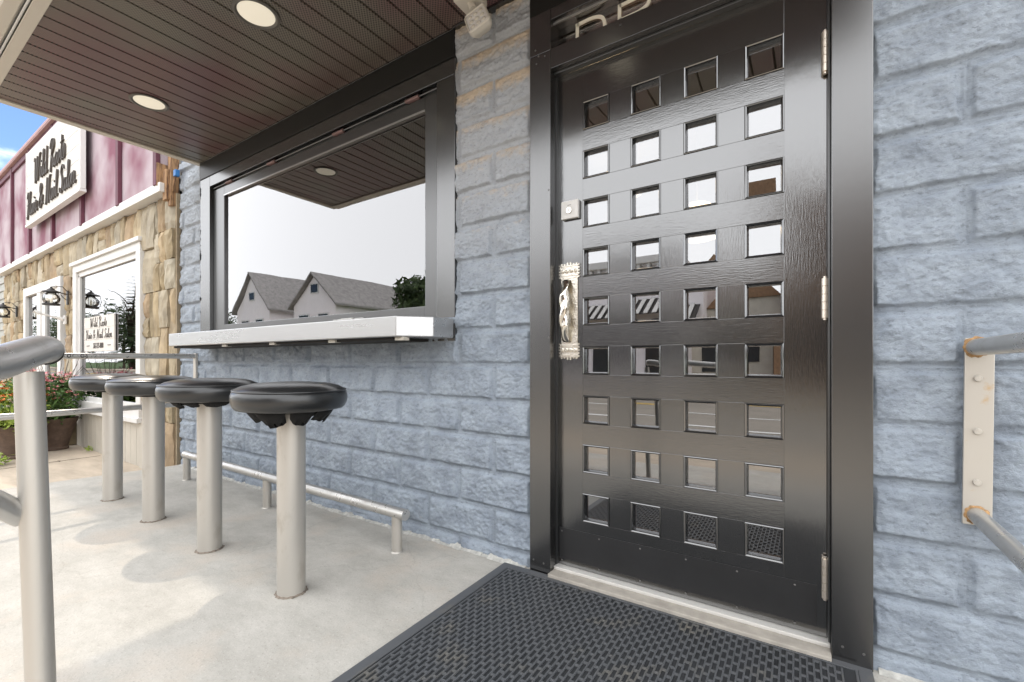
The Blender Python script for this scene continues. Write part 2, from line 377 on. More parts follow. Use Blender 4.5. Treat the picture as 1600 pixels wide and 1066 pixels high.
# ------------------------------------------------------------------ mesh helpers
class MB:
    def __init__(s): s.v = []; s.f = []; s.sm = []
    def add(s, verts, faces, smooth=False):
        k = len(s.v); s.v += [tuple(p) for p in verts]; s.f += [tuple(i + k for i in f) for f in faces]; s.sm += [smooth] * len(faces)
    def quad(s, a, b, c, d): s.add([a, b, c, d], [(0, 1, 2, 3)])
    def box(s, x0, x1, y0, y1, z0, z1, bev=0.0, rot=None):
        if bev <= 0:
            vs = [(x, y, z) for x in (x0, x1) for y in (y0, y1) for z in (z0, z1)]
            fs = [(0, 1, 3, 2), (4, 6, 7, 5), (0, 4, 5, 1), (2, 3, 7, 6), (0, 2, 6, 4), (1, 5, 7, 3)]
        else:
            bm = bmesh.new()
            g = bmesh.ops.create_cube(bm, size=1)
            for q in bm.verts:
                q.co = Vector(((x0 + x1) / 2 + q.co.x * (x1 - x0), (y0 + y1) / 2 + q.co.y * (y1 - y0), (z0 + z1) / 2 + q.co.z * (z1 - z0)))
            bmesh.ops.bevel(bm, geom=bm.edges[:], offset=bev, segments=2, affect='EDGES', profile=.6)
            bm.verts.index_update()
            vs = [tuple(q.co) for q in bm.verts]; fs = [tuple(q.index for q in f.verts) for f in bm.faces]
            bm.free()
        if rot is not None:
            vs = [tuple(rot @ Vector(p)) for p in vs]
        s.add(vs, fs)
    def tube(s, pts, r, seg=20, caps=True, flat=1.0):
        pts = [Vector(p) for p in pts]
        rs = r if isinstance(r, (list, tuple)) else [r] * len(pts)
        rings = []
        up = None
        for i, p in enumerate(pts):
            d = (pts[min(i + 1, len(pts) - 1)] - pts[max(i - 1, 0)]).normalized()
            if up is None:
                up = Vector((0, 0, 1)) if abs(d.z) < .9 else Vector((0, 1, 0))
            a = d.cross(up).normalized(); b = a.cross(d).normalized(); up = b
            rings.append([p + (a * math.cos(2 * math.pi * k / seg) + b * math.sin(2 * math.pi * k / seg) * flat) * rs[i] for k in range(seg)])
        vs = [q for rg in rings for q in rg]; fs = []
        for i in range(len(rings) - 1):
            for k in range(seg):
                fs.append((i * seg + k, i * seg + (k + 1) % seg, (i + 1) * seg + (k + 1) % seg, (i + 1) * seg + k))
        s.add(vs, fs, True)
        if caps:
            for rg in (rings[0], rings[-1]):
                s.add(rg, [tuple(range(seg))])
    def lathe(s, prof, c=(0, 0, 0), seg=48, smooth=True):
        vs = []; fs = []
        for (r, z) in prof:
            for k in range(seg):
                a = 2 * math.pi * k / seg; vs.append((c[0] + r * math.cos(a), c[1] + r * math.sin(a), c[2] + z))
        for i in range(len(prof) - 1):
            for k in range(seg):
                fs.append((i * seg + k, i * seg + (k + 1) % seg, (i + 1) * seg + (k + 1) % seg, (i + 1) * seg + k))
        s.add(vs, fs, smooth)
    def build(s, name, material, parent=None, sharp=40, loc=None):
        me = bpy.data.meshes.new(name)
        me.from_pydata(s.v, [], s.f)
        me.polygons.foreach_set('use_smooth', s.sm)
        me.materials.append(material)
        bm = bmesh.new(); bm.from_mesh(me)
        bmesh.ops.recalc_face_normals(bm, faces=bm.faces[:])
        if any(s.sm):
            bmesh.ops.remove_doubles(bm, verts=bm.verts[:], dist=1e-6)
            for e in bm.edges:
                if len(e.link_faces) == 2 and e.calc_face_angle(0) > R(sharp): e.smooth = False
        bm.to_mesh(me); bm.free()
        me.update()
        o = bpy.data.objects.new(name, me)
        COL.objects.link(o)
        if parent is not None: o.parent = parent
        if loc is not None: o.location = loc
        return o

def tag(o, label=None, cat=None, group=None, kind=None):
    if label: o['label'] = label
    if cat: o['category'] = cat
    if group: o['group'] = group
    if kind: o['kind'] = kind
    return o
def empty(name, label, cat, loc=(0, 0, 0), group=None):
    o = bpy.data.objects.new(name, None); o.empty_display_size = .1
    COL.objects.link(o); o.location = loc
    return tag(o, label, cat, group)
def child(o, root):
    """parent a world-space mesh to a root standing at root.location without moving it"""
    o.parent = root
    o.location = -Vector(root.location)
    return o
def bx(name, m, parent, *a, bev=0.0):
    q = MB(); q.box(*a, bev=bev); return q.build(name, m, parent)
def struct(o): o['kind'] = 'structure'; return o

# value-noise fbm in numpy
def vnoise(x, z, seed):
    xi = np.floor(x).astype(np.int64); zi = np.floor(z).astype(np.int64)
    fx = x - xi; fz = z - zi; fx = fx * fx * (3 - 2 * fx); fz = fz * fz * (3 - 2 * fz)
    def h(a, b):
        n = (a * 374761393 + b * 668265263 + seed * 1442695041) & 0xffffffff
        n = ((n ^ (n >> 13)) * 1274126177) & 0xffffffff
        return ((n ^ (n >> 16)) & 0xffff) / 65535.0
    return (h(xi, zi) * (1 - fx) + h(xi + 1, zi) * fx) * (1 - fz) + (h(xi, zi + 1) * (1 - fx) + h(xi + 1, zi + 1) * fx) * fz
def fbm(x, z, seed, oct=4, gain=.5):
    s = 0; a = 1; t = 0
    for o in range(oct):
        s = s + a * vnoise(x * 2 ** o + 17.3 * o, z * 2 ** o + 5.1 * o, seed + o); t += a; a *= gain
    return s / t
def sstep(a, b, x):
    t = np.clip((x - a) / (b - a), 0, 1); return t * t * (3 - 2 * t)

# ------------------------------------------------------------------ the setting
def sheet(name, m, pts, z):
    q = MB(); q.add([(x, y, z) for x, y in pts], [tuple(range(len(pts)))]); return struct(q.build(name, m))
def slab(name, m, x0, x1, y0, y1, z0, z1, bev=.01): return struct(bx(name, m, None, x0, x1, y0, y1, z0, z1, bev=bev))

sheet('ground', M['grass'], [(-600, -600), (600, -600), (600, 600), (-600, 600)], -.30)
q = MB()   # porch slab; its left edge runs slightly askew to the wall
pl = [(-4.52, .3), (-4.60, -.27), (-4.735, -1.03), (-4.9, -2.3), (3.2, -2.3), (3.2, .3)]
q.add([(x, y, 0) for x, y in pl] + [(x, y, -.28) for x, y in pl],
      [tuple(range(6))] + [(i, (i + 1) % 6, 6 + (i + 1) % 6, 6 + i) for i in range(6)])
struct(q.build('porch_slab', M['concrete']))
slab('sidewalk', M['walk'], -40, 30, -4.2, .35, -.29, -.11)
q = MB()
for i in range(-9, 8):
    q.box(i * 1.8 - .004, i * 1.8 + .004, -4.2, -2.31, -.108, -.1065)
for xx in (-6.3, -8.6, -11.0):
    q.box(xx - .005, xx + .005, -2.3, -.1, -.108, -.1065)
struct(q.build('sidewalk_joints', M['grime']))
sheet('road', M['asphalt'], [(-120, -16), (60, -16), (60, -4.2), (-120, -4.2)], -.26)
q = MB()
q.box(-120, 60, -6.65, -6.53, -.256, -.252); q.box(-120, 60, -8.6, -8.52, -.256, -.252)
struct(q.build('white_road_lines', M['line_white']))
q = MB(); q.box(-120, 60, -11.6, -11.48, -.256, -.252); q.box(-120, 60, -11.9, -11.78, -.256, -.252)
struct(q.build('yellow_road_lines', M['line_yellow']))
slab('far_sidewalk', M['walk'], -120, 60, -19, -16, -.29, -.12)

# ------------------------------------------------------------------ tavern
tav = empty('tavern_building', 'slate blue rock faced block tavern with black door, flip up window and canopy', 'building')

H0, CH = .057, .165
def block_surface(X, Z, phase):
    """returns outward relief and wear for a wall of rock faced blocks 0.41 x 0.165 m"""
    c = np.floor((Z - H0) / CH).astype(int)
    off = np.where((c % 2) == phase, -1.21, -1.415) if phase < 2 else np.where((c % 2) == 1, .352, .147)
    bi = np.floor((X - off) / .41).astype(int)
    jit = ((bi * 7919 + c * 104729) % 1000) / 1000.0
    jit2 = ((bi * 15485863 + c * 32452843) % 1000) / 1000.0
    u = X - off - bi * .41; v = (Z - H0) - c * CH
    # a wobble makes the arrises uneven
    wob = (fbm(X * 18, Z * 18, 3, 3) - .5) * .009
    du = np.minimum(u, .41 - u) + wob; dv = np.minimum(v, CH - v) + wob
    d = np.minimum(du, dv)
    big = fbm(X * 8 + jit * 40, Z * 11 + jit2 * 40, 11, 5, .55)
    rid = 1 - np.abs(2 * fbm(X * 8 + Z * 6 + jit2 * 30, Z * 15 - X * 4 + jit * 30, 29, 5, .6) - 1)
    chip = np.abs(2 * fbm(X * 34 + jit * 9, Z * 42, 51, 4, .6) - 1)
    tq = (big + .35 * rid) * 9 + jit * 3
    terr = (np.floor(tq) + sstep(.30, .62, tq - np.floor(tq))) / 9 - .35 * rid - jit / 3
    big = .35 * big + .65 * terr
    fine = fbm(X * 90, Z * 90, 5, 3, .65)
    vv = v / CH; uu = u / .41
    tilt = .009 * (1 - vv) + .010 * (jit - .5) * (uu - .5) * 2 + .004 * (jit2 - .5)
    face = .0065 + .6 * tilt + .022 * (big - .45) + .010 * (rid - .55) - .008 * chip
    face = np.maximum(face, .0015)
    face = face * (.75 if phase == 2 else 1.18)
    body = sstep(.0105, .0205, d + .005 * (chip - .3)) * face
    marg = sstep(.0045, .0070, d) * .0034
    bead = (1 - sstep(.0020, .0040, d)) * .0030
    r = -.0015 + bead + marg + body + .0034 * (fine - .5)
    wear = np.clip((vv - .40) * 1.6, 0, 1) * sstep(.0, .02, d) * (.55 + .45 * jit)
    return r, wear

def wall_patch(regs):
    V = []; F = []; W = []; K_ = []; k = 0
    for (x0, x1, z0, z1, st, ph) in regs:
        nx = max(2, int(round((x1 - x0) / st)) + 1); nz = max(2, int(round((z1 - z0) / st)) + 1)
        X, Z = np.meshgrid(np.linspace(x0, x1, nx), np.linspace(z0, z1, nz))
        r, wr = block_surface(X, Z, ph)
        wr = wr * sstep(1.25, 2.2, Z) * (X < .1) * (X > -3.9)
        ck = sstep(1.0, 1.9, Z + .18 * (fbm(X * 5, Z * 5, 77, 4) - .5)) * (X < .1) * np.where(X < -3.9, .45, 1.0)  # rises with height: faded paint and painted light together
        edge = (X <= x0 + 1e-6) | (X >= x1 - 1e-6)
        Y = .006 - r
        V.append(np.stack([X, Y, Z], -1).reshape(-1, 3)); W.append(wr.reshape(-1)); K_.append(ck.reshape(-1))
        i = np.arange(nx * nz).reshape(nz, nx) + k
        F.append(np.stack([i[:-1, :-1], i[:-1, 1:], i[1:, 1:], i[1:, :-1]], -1).reshape(-1, 4)); k += nx * nz
    V = np.concatenate(V); F = np.concatenate(F); W = np.concatenate(W)
    me = bpy.data.meshes.new('block_wall')
    me.vertices.add(len(V)); me.vertices.foreach_set('co', V.ravel().astype(np.float32))
    me.loops.add(F.size); me.loops.foreach_set('vertex_index', F.ravel().astype(np.int32))
    me.polygons.add(len(F)); me.polygons.foreach_set('loop_start', np.arange(0, F.size, 4, dtype=np.int32))
    me.polygons.foreach_set('loop_total', np.full(len(F), 4, dtype=np.int32))
    me.polygons.foreach_set('use_smooth', np.ones(len(F), dtype=bool))
    me.update(calc_edges=True)
    a = me.attributes.new('wear', 'FLOAT', 'POINT'); a.data.foreach_set('value', W.astype(np.float32))
    a2 = me.attributes.new('chalk_and_light', 'FLOAT', 'POINT'); a2.data.foreach_set('value', np.concatenate(K_).astype(np.float32))
    me.materials.append(M['block'])
    o = bpy.data.objects.new('block_wall', me); COL.objects.link(o); o.parent = tav
    return o
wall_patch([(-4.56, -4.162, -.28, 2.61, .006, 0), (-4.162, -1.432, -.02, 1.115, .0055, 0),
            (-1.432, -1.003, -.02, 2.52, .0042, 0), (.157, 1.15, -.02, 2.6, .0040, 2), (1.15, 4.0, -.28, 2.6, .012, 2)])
# the solid shell behind the painted face, the storey above the canopy, the dark room
q = MB()
q.box(-4.56, -4.17, .012, 3.5, -.28, 2.6); q.box(-4.17, -1.43, .012, .20, -.28, 1.10); q.box(-1.43, -1.01, .012, .20, -.28, 2.6)
q.box(.165, 4.0, .012, .20, -.28, 2.6); q.box(3.8, 4.0, .20, 3.5, -.28, 2.6); q.box(-4.17, 3.8, 3.3, 3.5, -.28, 2.6)
q.box(-4.17, -1.43, .10, .20, 2.36, 2.6)
q.build('masonry', M['upper'], tav)
bx('upper_wall', M['upper'], tav, -4.56, 4.0, .0, 3.5, 2.62, 3.6)
bx('roof', M['roof'], tav, -4.62, 4.06, -.08, 3.56, 3.6, 3.72)
bx('interior_floor', M['ifloor'], tav, -4.17, 3.8, .20, 3.3, -.1, .03)
bx('interior_ceiling', M['interior'], tav, -4.17, -1.92, .20, 3.3, 2.602, 2.619)
bx('bar_ceiling', M['dark_room'], tav, -1.84, 3.8, .20, 3.3, 2.602, 2.619)
bx('bar_back_wall', M['dark_room'], tav, -1.84, 3.8, 3.24, 3.298, .03, 2.6)
bx('light_partition', M['dark_room'], tav, -1.92, -1.84, .2, 3.3, .03, 2.6)  # unseen wall added to keep the window-side lamp light off the door panes
bx('bar_counter', M['ifloor'], tav, -1.7, 2.4, 2.2, 2.7, .03, 1.1, bev=.02)

# painted lip where wall meets slab
q = MB()
n = 90
for i in range(n):
    xa = -4.55 + i * (3.52 / n); xb = xa + 3.52 / n
    wd = .012 + .014 * random.random(); h = .006 + .012 * random.random()
    q.add([(xa, -.002, 0.001), (xb, -.002, .001), (xb, -.012 - wd, .001), (xa, -.012 - wd, .001), (xa, .0, h), (xb, .0, h)],
          [(0, 3, 4), (1, 5, 2), (3, 2, 5, 4)])
q.build('paint_drip_line', M['caulk'], tav)
q = MB()
for i in range(26):
    xa = .17 + i * .05; wd = .01 + .012 * random.random()
    q.add([(xa, -.002, 0.001), (xa + .05, -.002, .001), (xa + .05, -.012 - wd, .001), (xa, -.012 - wd, .001), (xa, .0, .01), (xa + .05, .0, .01)],
          [(0, 3, 4), (1, 5, 2), (3, 2, 5, 4)])
q.build('paint_drip_line', M['caulk'], tav)

# window casing (black boards) and frieze
FY = -.012
q = MB()
q.box(-4.165, -4.0, FY, .10, 1.0, 2.378, bev=.002)          # left board
q.box(-1.552, -1.434, FY, .10, 1.0, 2.2945, bev=.002)       # right board
q.box(-3.998, -1.434, FY, .10, 2.297, 2.378, bev=.002)      # head board
q.box(-4.0, -1.552, FY, .10, 1.0, 1.112, bev=.002)          # apron behind the shelf
q.build('window_casing', M['black_paint'], tav)
q = MB(); q.box(-4.165, -1.434, FY - .006, .10, 2.381, 2.508, bev=.002); q.box(-1.005, .205, FY - .006, .10, 2.381, 2.508, bev=.002)
q.build('frieze_board', M['frieze'], tav)

# flip-up window: sash, glass, hinges, bar, latch
wn = bpy.data.objects.new('service_window', None); COL.objects.link(wn); wn.parent = tav
q = MB()
SY0, SY1 = .014, .060
GL0, GL1, GZ0, GZ1 = -3.818, -1.657, 1.186, 2.198
q.box(-3.998, GL0, SY0, SY1, 1.125, 2.270, bev=.003); q.box(GL1, -1.555, SY0, SY1, 1.125, 2.270, bev=.003)
q.box(GL0, GL1, SY0, SY1, GZ1, 2.270, bev=.003); q.box(GL0, GL1, SY0, SY1, 1.125, GZ0, bev=.003)
q.box(-3.998, -1.554, .004, .10, 1.1125, 1.124, bev=.003)       # sill under the sash
q.box(-3.998, -1.554, .035, .098, 2.2705, 2.2965)
q.build('window_sash', M['sash'], wn)
bx('chrome_bead', M['shelf_steel'], wn, GL0, GL1, SY0 - .004, SY0 - .0005, GZ1 - .004, GZ1 + .005)
bx('window_glass', M['glass'], wn, GL0 - .003, GL1 + .003, .030, .0325, GZ0 - .003, GZ1 + .003)
q = MB(); q.tube([(-3.98, .010, 2.283), (-1.56, .010, 2.283)], .0045, 10); q.build('hinge_bar', M['sash'], wn)
for hx in (-3.72, -3.12, -2.37, -1.74):
    q = MB(); q.tube([(hx - .045, .008, 2.283), (hx + .045, .008, 2.283)], .0095, 14); q.box(hx - .04, hx + .04, .010, .05, 2.272, 2.284)
    q.tube([(hx - .052, .008, 2.283), (hx - .045, .008, 2.283)], .010, 12)
    q.build('window_hinge', M['pinkhinge'], wn)
q = MB(); q.box(-2.42, -2.14, .006, .013, 1.140, 1.152, bev=.002); q.box(-2.33, -2.22, -.006, .0065, 1.142, 1.154, bev=.002)
q.build('window_latch', M['steel_h'], wn)

# ------------------------------------------------------------------ canopy
can = bpy.data.objects.new('canopy', None); COL.objects.link(can); can.parent = tav
CX0, CX1, CY, CZ = -4.16, .22, -1.14, 2.52
q = MB()
gx = -2.447
xs = []
k = -16
while True:
    g = gx + k * .109
    if g > CX1: break
    if g > CX0: xs.append(g)
    k += 1
edges = [CX0] + xs + [CX1]
for a, b in zip(edges[:-1], edges[1:]):
    q.add([(a + .0062, 0.01, CZ), (b - .0062, .01, CZ), (b - .0062, CY, CZ), (a + .0062, CY, CZ)], [(0, 1, 2, 3)])
    for xx, dx in ((a + .0062, -.002), (b - .0062, .002)):
        q.add([(xx, .01, CZ), (xx, CY, CZ), (xx + dx, CY, CZ + .008), (xx + dx, .01, CZ + .008)], [(0, 1, 2, 3)])
q.build('soffit', M['soffit'], can)
bx('soffit_backing', M['soffit_dark'], can, CX0 - .04, CX1 + .04, CY - .05, .01, CZ + .0075, CZ + .03)
bx('canopy_roof', M['cream'], can, CX0 - .04, CX1 + .04, CY - .05, .0, CZ + .032, CZ + .09)
q = MB(); q.box(CX0, -1.434, -.022, -.002, CZ - .012, CZ - .001, bev=.002); q.box(-1.434, -1.005, -.030, .004, CZ - .014, CZ - .001, bev=.002)
q.box(-1.005, CX1, -.022, -.002, CZ - .012, CZ - .001, bev=.002)
q.build('wall_trim', M['black_paint'], can)
# cream fascia on the left end, the front and the right end
q = MB()
q.box(CX0 - .045, CX0 + .012, CY - .06, .0, CZ - .010, CZ + .09, bev=.003)
q.box(CX0 + .012, CX1 - .012, CY - .045, CY + .004, CZ - .010, CZ + .005, bev=.002)
q.box(CX0 + .012, CX1 - .012, CY - .045, CY - .04, CZ - .007, CZ + .10)
q.box(CX1 - .012, CX1 + .045, CY - .06, .0, CZ - .010, CZ + .09, bev=.003)
q.build('fascia', M['cream'], can)
q = MB()   # gutter profile along the front
gp = [(CY - .058, CZ + .10), (CY - .058, CZ + .014), (CY - .066, CZ + .008), (CY - .112, CZ + .008), (CY - .128, CZ + .022), (CY - .128, CZ + .045), (CY - .15, CZ + .070), (CY - .155, CZ + .105), (CY - .145, CZ + .105)]
for (ya, za), (yb, zb) in zip(gp[:-1], gp[1:]):
    q.add([(CX0 - .05, ya, za), (CX1 + .05, ya, za), (CX1 + .05, yb, zb), (CX0 - .05, yb, zb)], [(0, 1, 2, 3)])
for xx in (CX0 - .05, CX1 + .05):
    q.add([(xx, y, z) for y, z in gp], [tuple(range(len(gp)))])
q.build('gutter', M['cream'], can)
q = MB(); q.tube([(CX0, CY - .052, CZ + .0), (CX1, CY - .052, CZ + .0)], .005, 8); q.build('drip_edge', M['white'], can)

# ------------------------------------------------------------------ door
DY = .038
door = bpy.data.objects.new('door', None); COL.objects.link(door); door.parent = tav
door['label'] = 'glossy black door with nine rows of four small square panes'
S = 1.0226
def dx(x): return x * S
def dz(z): return .902 + (z - .902) * S
DL, DR, DB, DT = -.901, .0475, .035, 2.118
colx = [(dx(a), dx(b)) for a, b in ((-.764, -.651), (-.566, -.453), (-.373, -.260), (-.178, -.065))]
rowz = []
for i in range(9):
    zb = dz(1.8375 - i * .1982); rowz.append((zb, zb + .1165))
# flat faces split in stiles and rails
qh = MB(); qv = MB()
TH = .045
def board(q, x0, x1, z0, z1):
    q.box(x0, x1, DY, DY + TH, z0, z1, bev=.0007)
board(qv, DL, colx[0][0], DB, DT); board(qv, colx[3][1], DR, DB, DT)
zz = [DT] + [v for r in rowz for v in (r[1], r[0])] + [DB]
for i in range(0, len(zz), 2):
    board(qh, colx[0][0], colx[3][1], zz[i + 1], zz[i])
for r in rowz:
    for j in range(3):
        board(qv, colx[j][1], colx[j + 1][0], r[0], r[1])
qv.build('stile', M['door_v'], door); qh.build('rail', M['door_h'], door)
# molded frames round the panes
def ring(q, x0, x1, z0, z1, prof):
    loops = [[(x0 + o, y, z0 + o), (x1 - o, y, z0 + o), (x1 - o, y, z1 - o), (x0 + o, y, z1 - o)] for o, y in prof]
    for a, b in zip(loops[:-1], loops[1:]):
        for i in range(4):
            q.add([a[i], a[(i + 1) % 4], b[(i + 1) % 4], b[i]], [(0, 1, 2, 3)])
for c in colx:
    for r in rowz:
        q = MB(); ring(q, c[0], c[1], r[0], r[1], [(.0, DY + .002), (.0005, DY - .004), (.003, DY - .0055), (.0065, DY - .003), (.008, DY + .001), (.0095, DY + .009), (.011, DY + .020)])
        q.build('pane_molding', M['door_v'], door)
        q = MB(); ring(q, c[0] + .009, c[1] - .009, r[0] + .009, r[1] - .009, [(.0, DY + .025), (.0, DY + .030), (.004, DY + .034)])
        q.build('inner_bead', M['orangewood'], door)
for ri, r in enumerate(rowz):
    for c in colx:
        tl = random.uniform(-.0011, .0011); tz = random.uniform(-.0011, .0011)
        xa, xb, za, zb = c[0] + .007, c[1] - .007, r[0] + .007, r[1] - .007
        y = DY + .0195
        q = MB()
        q.add([(xa, y - tl, za), (xb, y + tl, za), (xb, y + tl + tz, zb), (xa, y - tl + tz, zb),
               (xa, y - tl + .003, za), (xb, y + tl + .003, za), (xb, y + tl + tz + .003, zb), (xa, y - tl + tz + .003, zb)],
              [(0, 1, 2, 3), (4, 7, 6, 5), (0, 4, 5, 1), (1, 5, 6, 2), (2, 6, 7, 3), (3, 7, 4, 0)])
        q.build('pane', M['pane'], door)
# kick plate
kp = bx('kick_plate', M['kick'], door, DL + .012, dx(.022), DY - .0025, DY - .0005, .062, dz(.2085), bev=.0005)
for i in range(6):
    for z in (dz(.194), dz(.056) + .018):
        x = -.877 + i * .168
        q = MB(); q.lathe([(.0036, 0), (.0033, .0010), (.0015, .0018), (.0, .0019)], (0, 0, 0), 12)
        q.v = [(x + a, DY - .0024 - c_, z + b) for a, b, c_ in q.v]
        q.build('screw', M['screw'], door)
# hinges on the right edge
for z in (1.842, 1.093, .240):
    q = MB(); zc = dz(z)
    for i in range(5):
        q.tube([(DR - .004, DY - .014, zc - .062 + i * .0248 + .0008), (DR - .004, DY - .014, zc - .062 + (i + 1) * .0248 - .0008)], .0098, 16)
    q.tube([(DR - .004, DY - .014, zc - .068), (DR - .004, DY - .014, zc + .068)], .0055, 12)
    q.box(DR - .012, DR + .006, DY - .008, DY + .002, zc - .062, zc + .062)
    q.build('hinge', M['hinge'], door)
# deadbolt plate
q = MB(); q.box(-.873, -.795, DY - .020, DY - .001, 1.497, 1.573, bev=.004); q.build('lock_plate', M['white'], door)
q = MB(); q.tube([(-.834, DY - .026, 1.530), (-.834, DY - .018, 1.530)], .012, 20); q.build('lock_cylinder', M['nickel_s'], door)
q = MB(); q.box(-.8355, -.8325, DY - .0265, DY - .0255, 1.523, 1.537); q.box(-.842, -.826, DY - .0205, DY - .0198, 1.552, 1.554)
q.build('keyway', M['black_iron'], door)
# ornate pull handle: back plate with cut, fringed ends + twisted grip
hx0, hx1, hz0, hz1 = -.885, -.798, .905, 1.318
hm = (hx0 + hx1) / 2
q = MB()
def extr(q, poly, y0, y1):
    n = len(poly)
    q.add([(x, y0, z) for x, z in poly] + [(x, y1, z) for x, z in poly], [tuple(range(n)), tuple(range(2 * n - 1, n - 1, -1))] + [(i, (i + 1) % n, n + (i + 1) % n, n + i) for i in range(n)])
q.box(hx0 + .006, hx1 - .004, DY - .006, DY - .001, hz0 + .066, hz1 - .066, bev=.001)
q.box(hx0 + .001, hx1 - .001, DY - .007, DY - .001, hz0 + .012, hz0 + .068, bev=.001)
q.box(hx0 + .001, hx1 - .001, DY - .007, DY - .001, hz1 - .068, hz1 - .012, bev=.001)
for zc, sg in ((hz0 + .012, -1), (hz1 - .012, 1)):
    for i in range(6):
        cx_ = hx0 + .009 + i * .0138; L_ = .008 if i in (0, 5) else (.012 if i in (2, 3) else .006)
        extr(q, [(cx_ - .0035, zc), (cx_ + .0035, zc), (cx_ + .0045, zc + sg * L_ * .6), (cx_, zc + sg * L_), (cx_ - .0045, zc + sg * L_ * .6)], DY - .007, DY - .001)
for zb in (hz0 + .014, hz1 - .066):
    for i in range(5):
        z_ = zb + i * .0125
        for sx, xx in ((-1, hx0 + .001), (1, hx1 - .001)):
            extr(q, [(xx, z_), (xx + sx * .006, z_ + .001), (xx + sx * .006, z_ + .006), (xx, z_ + .007)], DY - .007, DY - .001)
    # repousse rosettes and bands
    for i in range(4):
        q.lathe([(.010, 0), (.009, .002), (.006, .0028), (.0045, .0012), (.003, .003), (0, .0036)], (0, 0, 0), 14)
        k = len(q.v) - 84
        for t in range(84):
            a, b, c_ = q.v[k + t]; q.v[k + t] = (hx0 + .014 + i * .0195 + a, DY - .0068 - c_, zb + .028 + b)
    for z_ in (zb + .006, zb + .047):
        q.box(hx0 + .004, hx1 - .004, DY - .0095, DY - .0065, z_, z_ + .003, bev=.0008)
q.build('handle_plate', M['nickel'], door)
q = MB()
N = 60; SEG = 18; vs = []; fs = []
for i in range(N + 1):
    t = i / N; z = hz0 + .075 + t * (hz1 - hz0 - .15)
    bulge = math.sin(math.pi * t)
    rx = .0115 + .0055 * bulge ** .5; ry = .007 + .004 * bulge
    yc = DY - .014 - .030 * min(1, 4.0 * min(t, 1 - t)) ** .7
    ang = t * math.pi * 3.2
    for k in range(SEG):
        a = 2 * math.pi * k / SEG
        lob = 1 + .17 * math.cos(2 * (a - ang))
        vs.append((hm - .008 + rx * lob * math.cos(a), yc + ry * lob * math.sin(a), z))
for i in range(N):
    for k in range(SEG):
        fs.append((i * SEG + k, i * SEG + (k + 1) % SEG, (i + 1) * SEG + (k + 1) % SEG, (i + 1) * SEG + k))
q.add(vs, fs, True); q.add(vs[:SEG], [tuple(range(SEG))]); q.add(vs[-SEG:], [tuple(range(SEG))])
q.build('handle_grip', M['nickel_s'], door)
bx('door_inside', M['interior'], door, DL, DR, DY + TH + .001, DY + TH + .004, -.02, .035)

# frame round the door
q = MB()
q.box(-1.003, -.903, FY - .008, .10, .0, 2.2045, bev=.002); q.box(-1.003, -.903, FY - .008, .10, 2.2065, 2.3785, bev=.002)
q.box(.058, .157, FY - .008, .10, .0, 2.3785, bev=.002)
q.box(-.903, .058, FY - .006, .10, 2.128, 2.211, bev=.002)      # transom rail
q.box(-.903, .058, FY - .006, .10, 2.333, 2.3785, bev=.002)     # head
q.build('door_frame', M['black_paint'], tav)
q = MB()
q.box(-.903, .058, .012, .040, 2.1185, 2.128, bev=.002); q.box(-.9028, -.8975, .030, .10, .03, 2.118)
q.box(.0475, .058, .044, .10, .03, 2.118); q.tube([(.054, .018, .03), (.054, .018, 2.118)], .0030, 8)
q.build('door_stop_bead', M['sash'], tav)
bx('metal_bead', M['shelf_steel'], tav, -.903, .058, .006, .012, 2.327, 2.333)
for (x, z) in [(-.985, .05), (-.935, .045), (.085, .05), (.135, .045), (-.97, 2.17), (-.96, 2.20), (-.93, 2.19), (-.975, 2.23), (-.6, 2.185), (-.2, 2.18), (-.91, 1.62), (-.91, 1.0), (.10, 2.2)]:
    q = MB(); q.lathe([(.0038, 0), (.0034, .0012), (0, .0018)], (0, 0, 0), 10)
    q.v = [(x + a, FY - .008 - c_, z + b) for a, b, c_ in q.v]
    q.build('screw', M['screw'], tav)
# transom light with lettering
trn = bpy.data.objects.new('transom_window', None); COL.objects.link(trn); trn.parent = tav
bx('transom_glass', M['glass'], trn, -.902, .057, .055, .058, 2.212, 2.332)

# bead of threshold
q = MB(); q.box(-.903, .058, -.045, .10, .0, .020, bev=.004); q.build('door_sill', M['sill_conc'], tav)
q = MB(); q.box(-.902, .057, .006, .10, .020, .033, bev=.003); q.build('threshold', M['alu'], tav)

# lettering helpers ------------------------------------------------------------
def text_mesh(body, size, extrude, shear=0.0, sx=1.0, bold=0.0):
    cu = bpy.data.curves.new('txt', 'FONT'); cu.body = body; cu.size = size; cu.extrude = extrude; cu.shear = shear; cu.offset = bold
    ob = bpy.data.objects.new('txt', cu); COL.objects.link(ob)
    dg = bpy.context.evaluated_depsgraph_get()
    me = bpy.data.meshes.new_from_object(ob.evaluated_get(dg))
    bpy.data.objects.remove(ob)
    vs = [(v.co.x * sx, v.co.y, v.co.z) for v in me.vertices]; fs = [tuple(p.vertices) for p in me.polygons]
    bpy.data.meshes.remove(me)
    return vs, fs

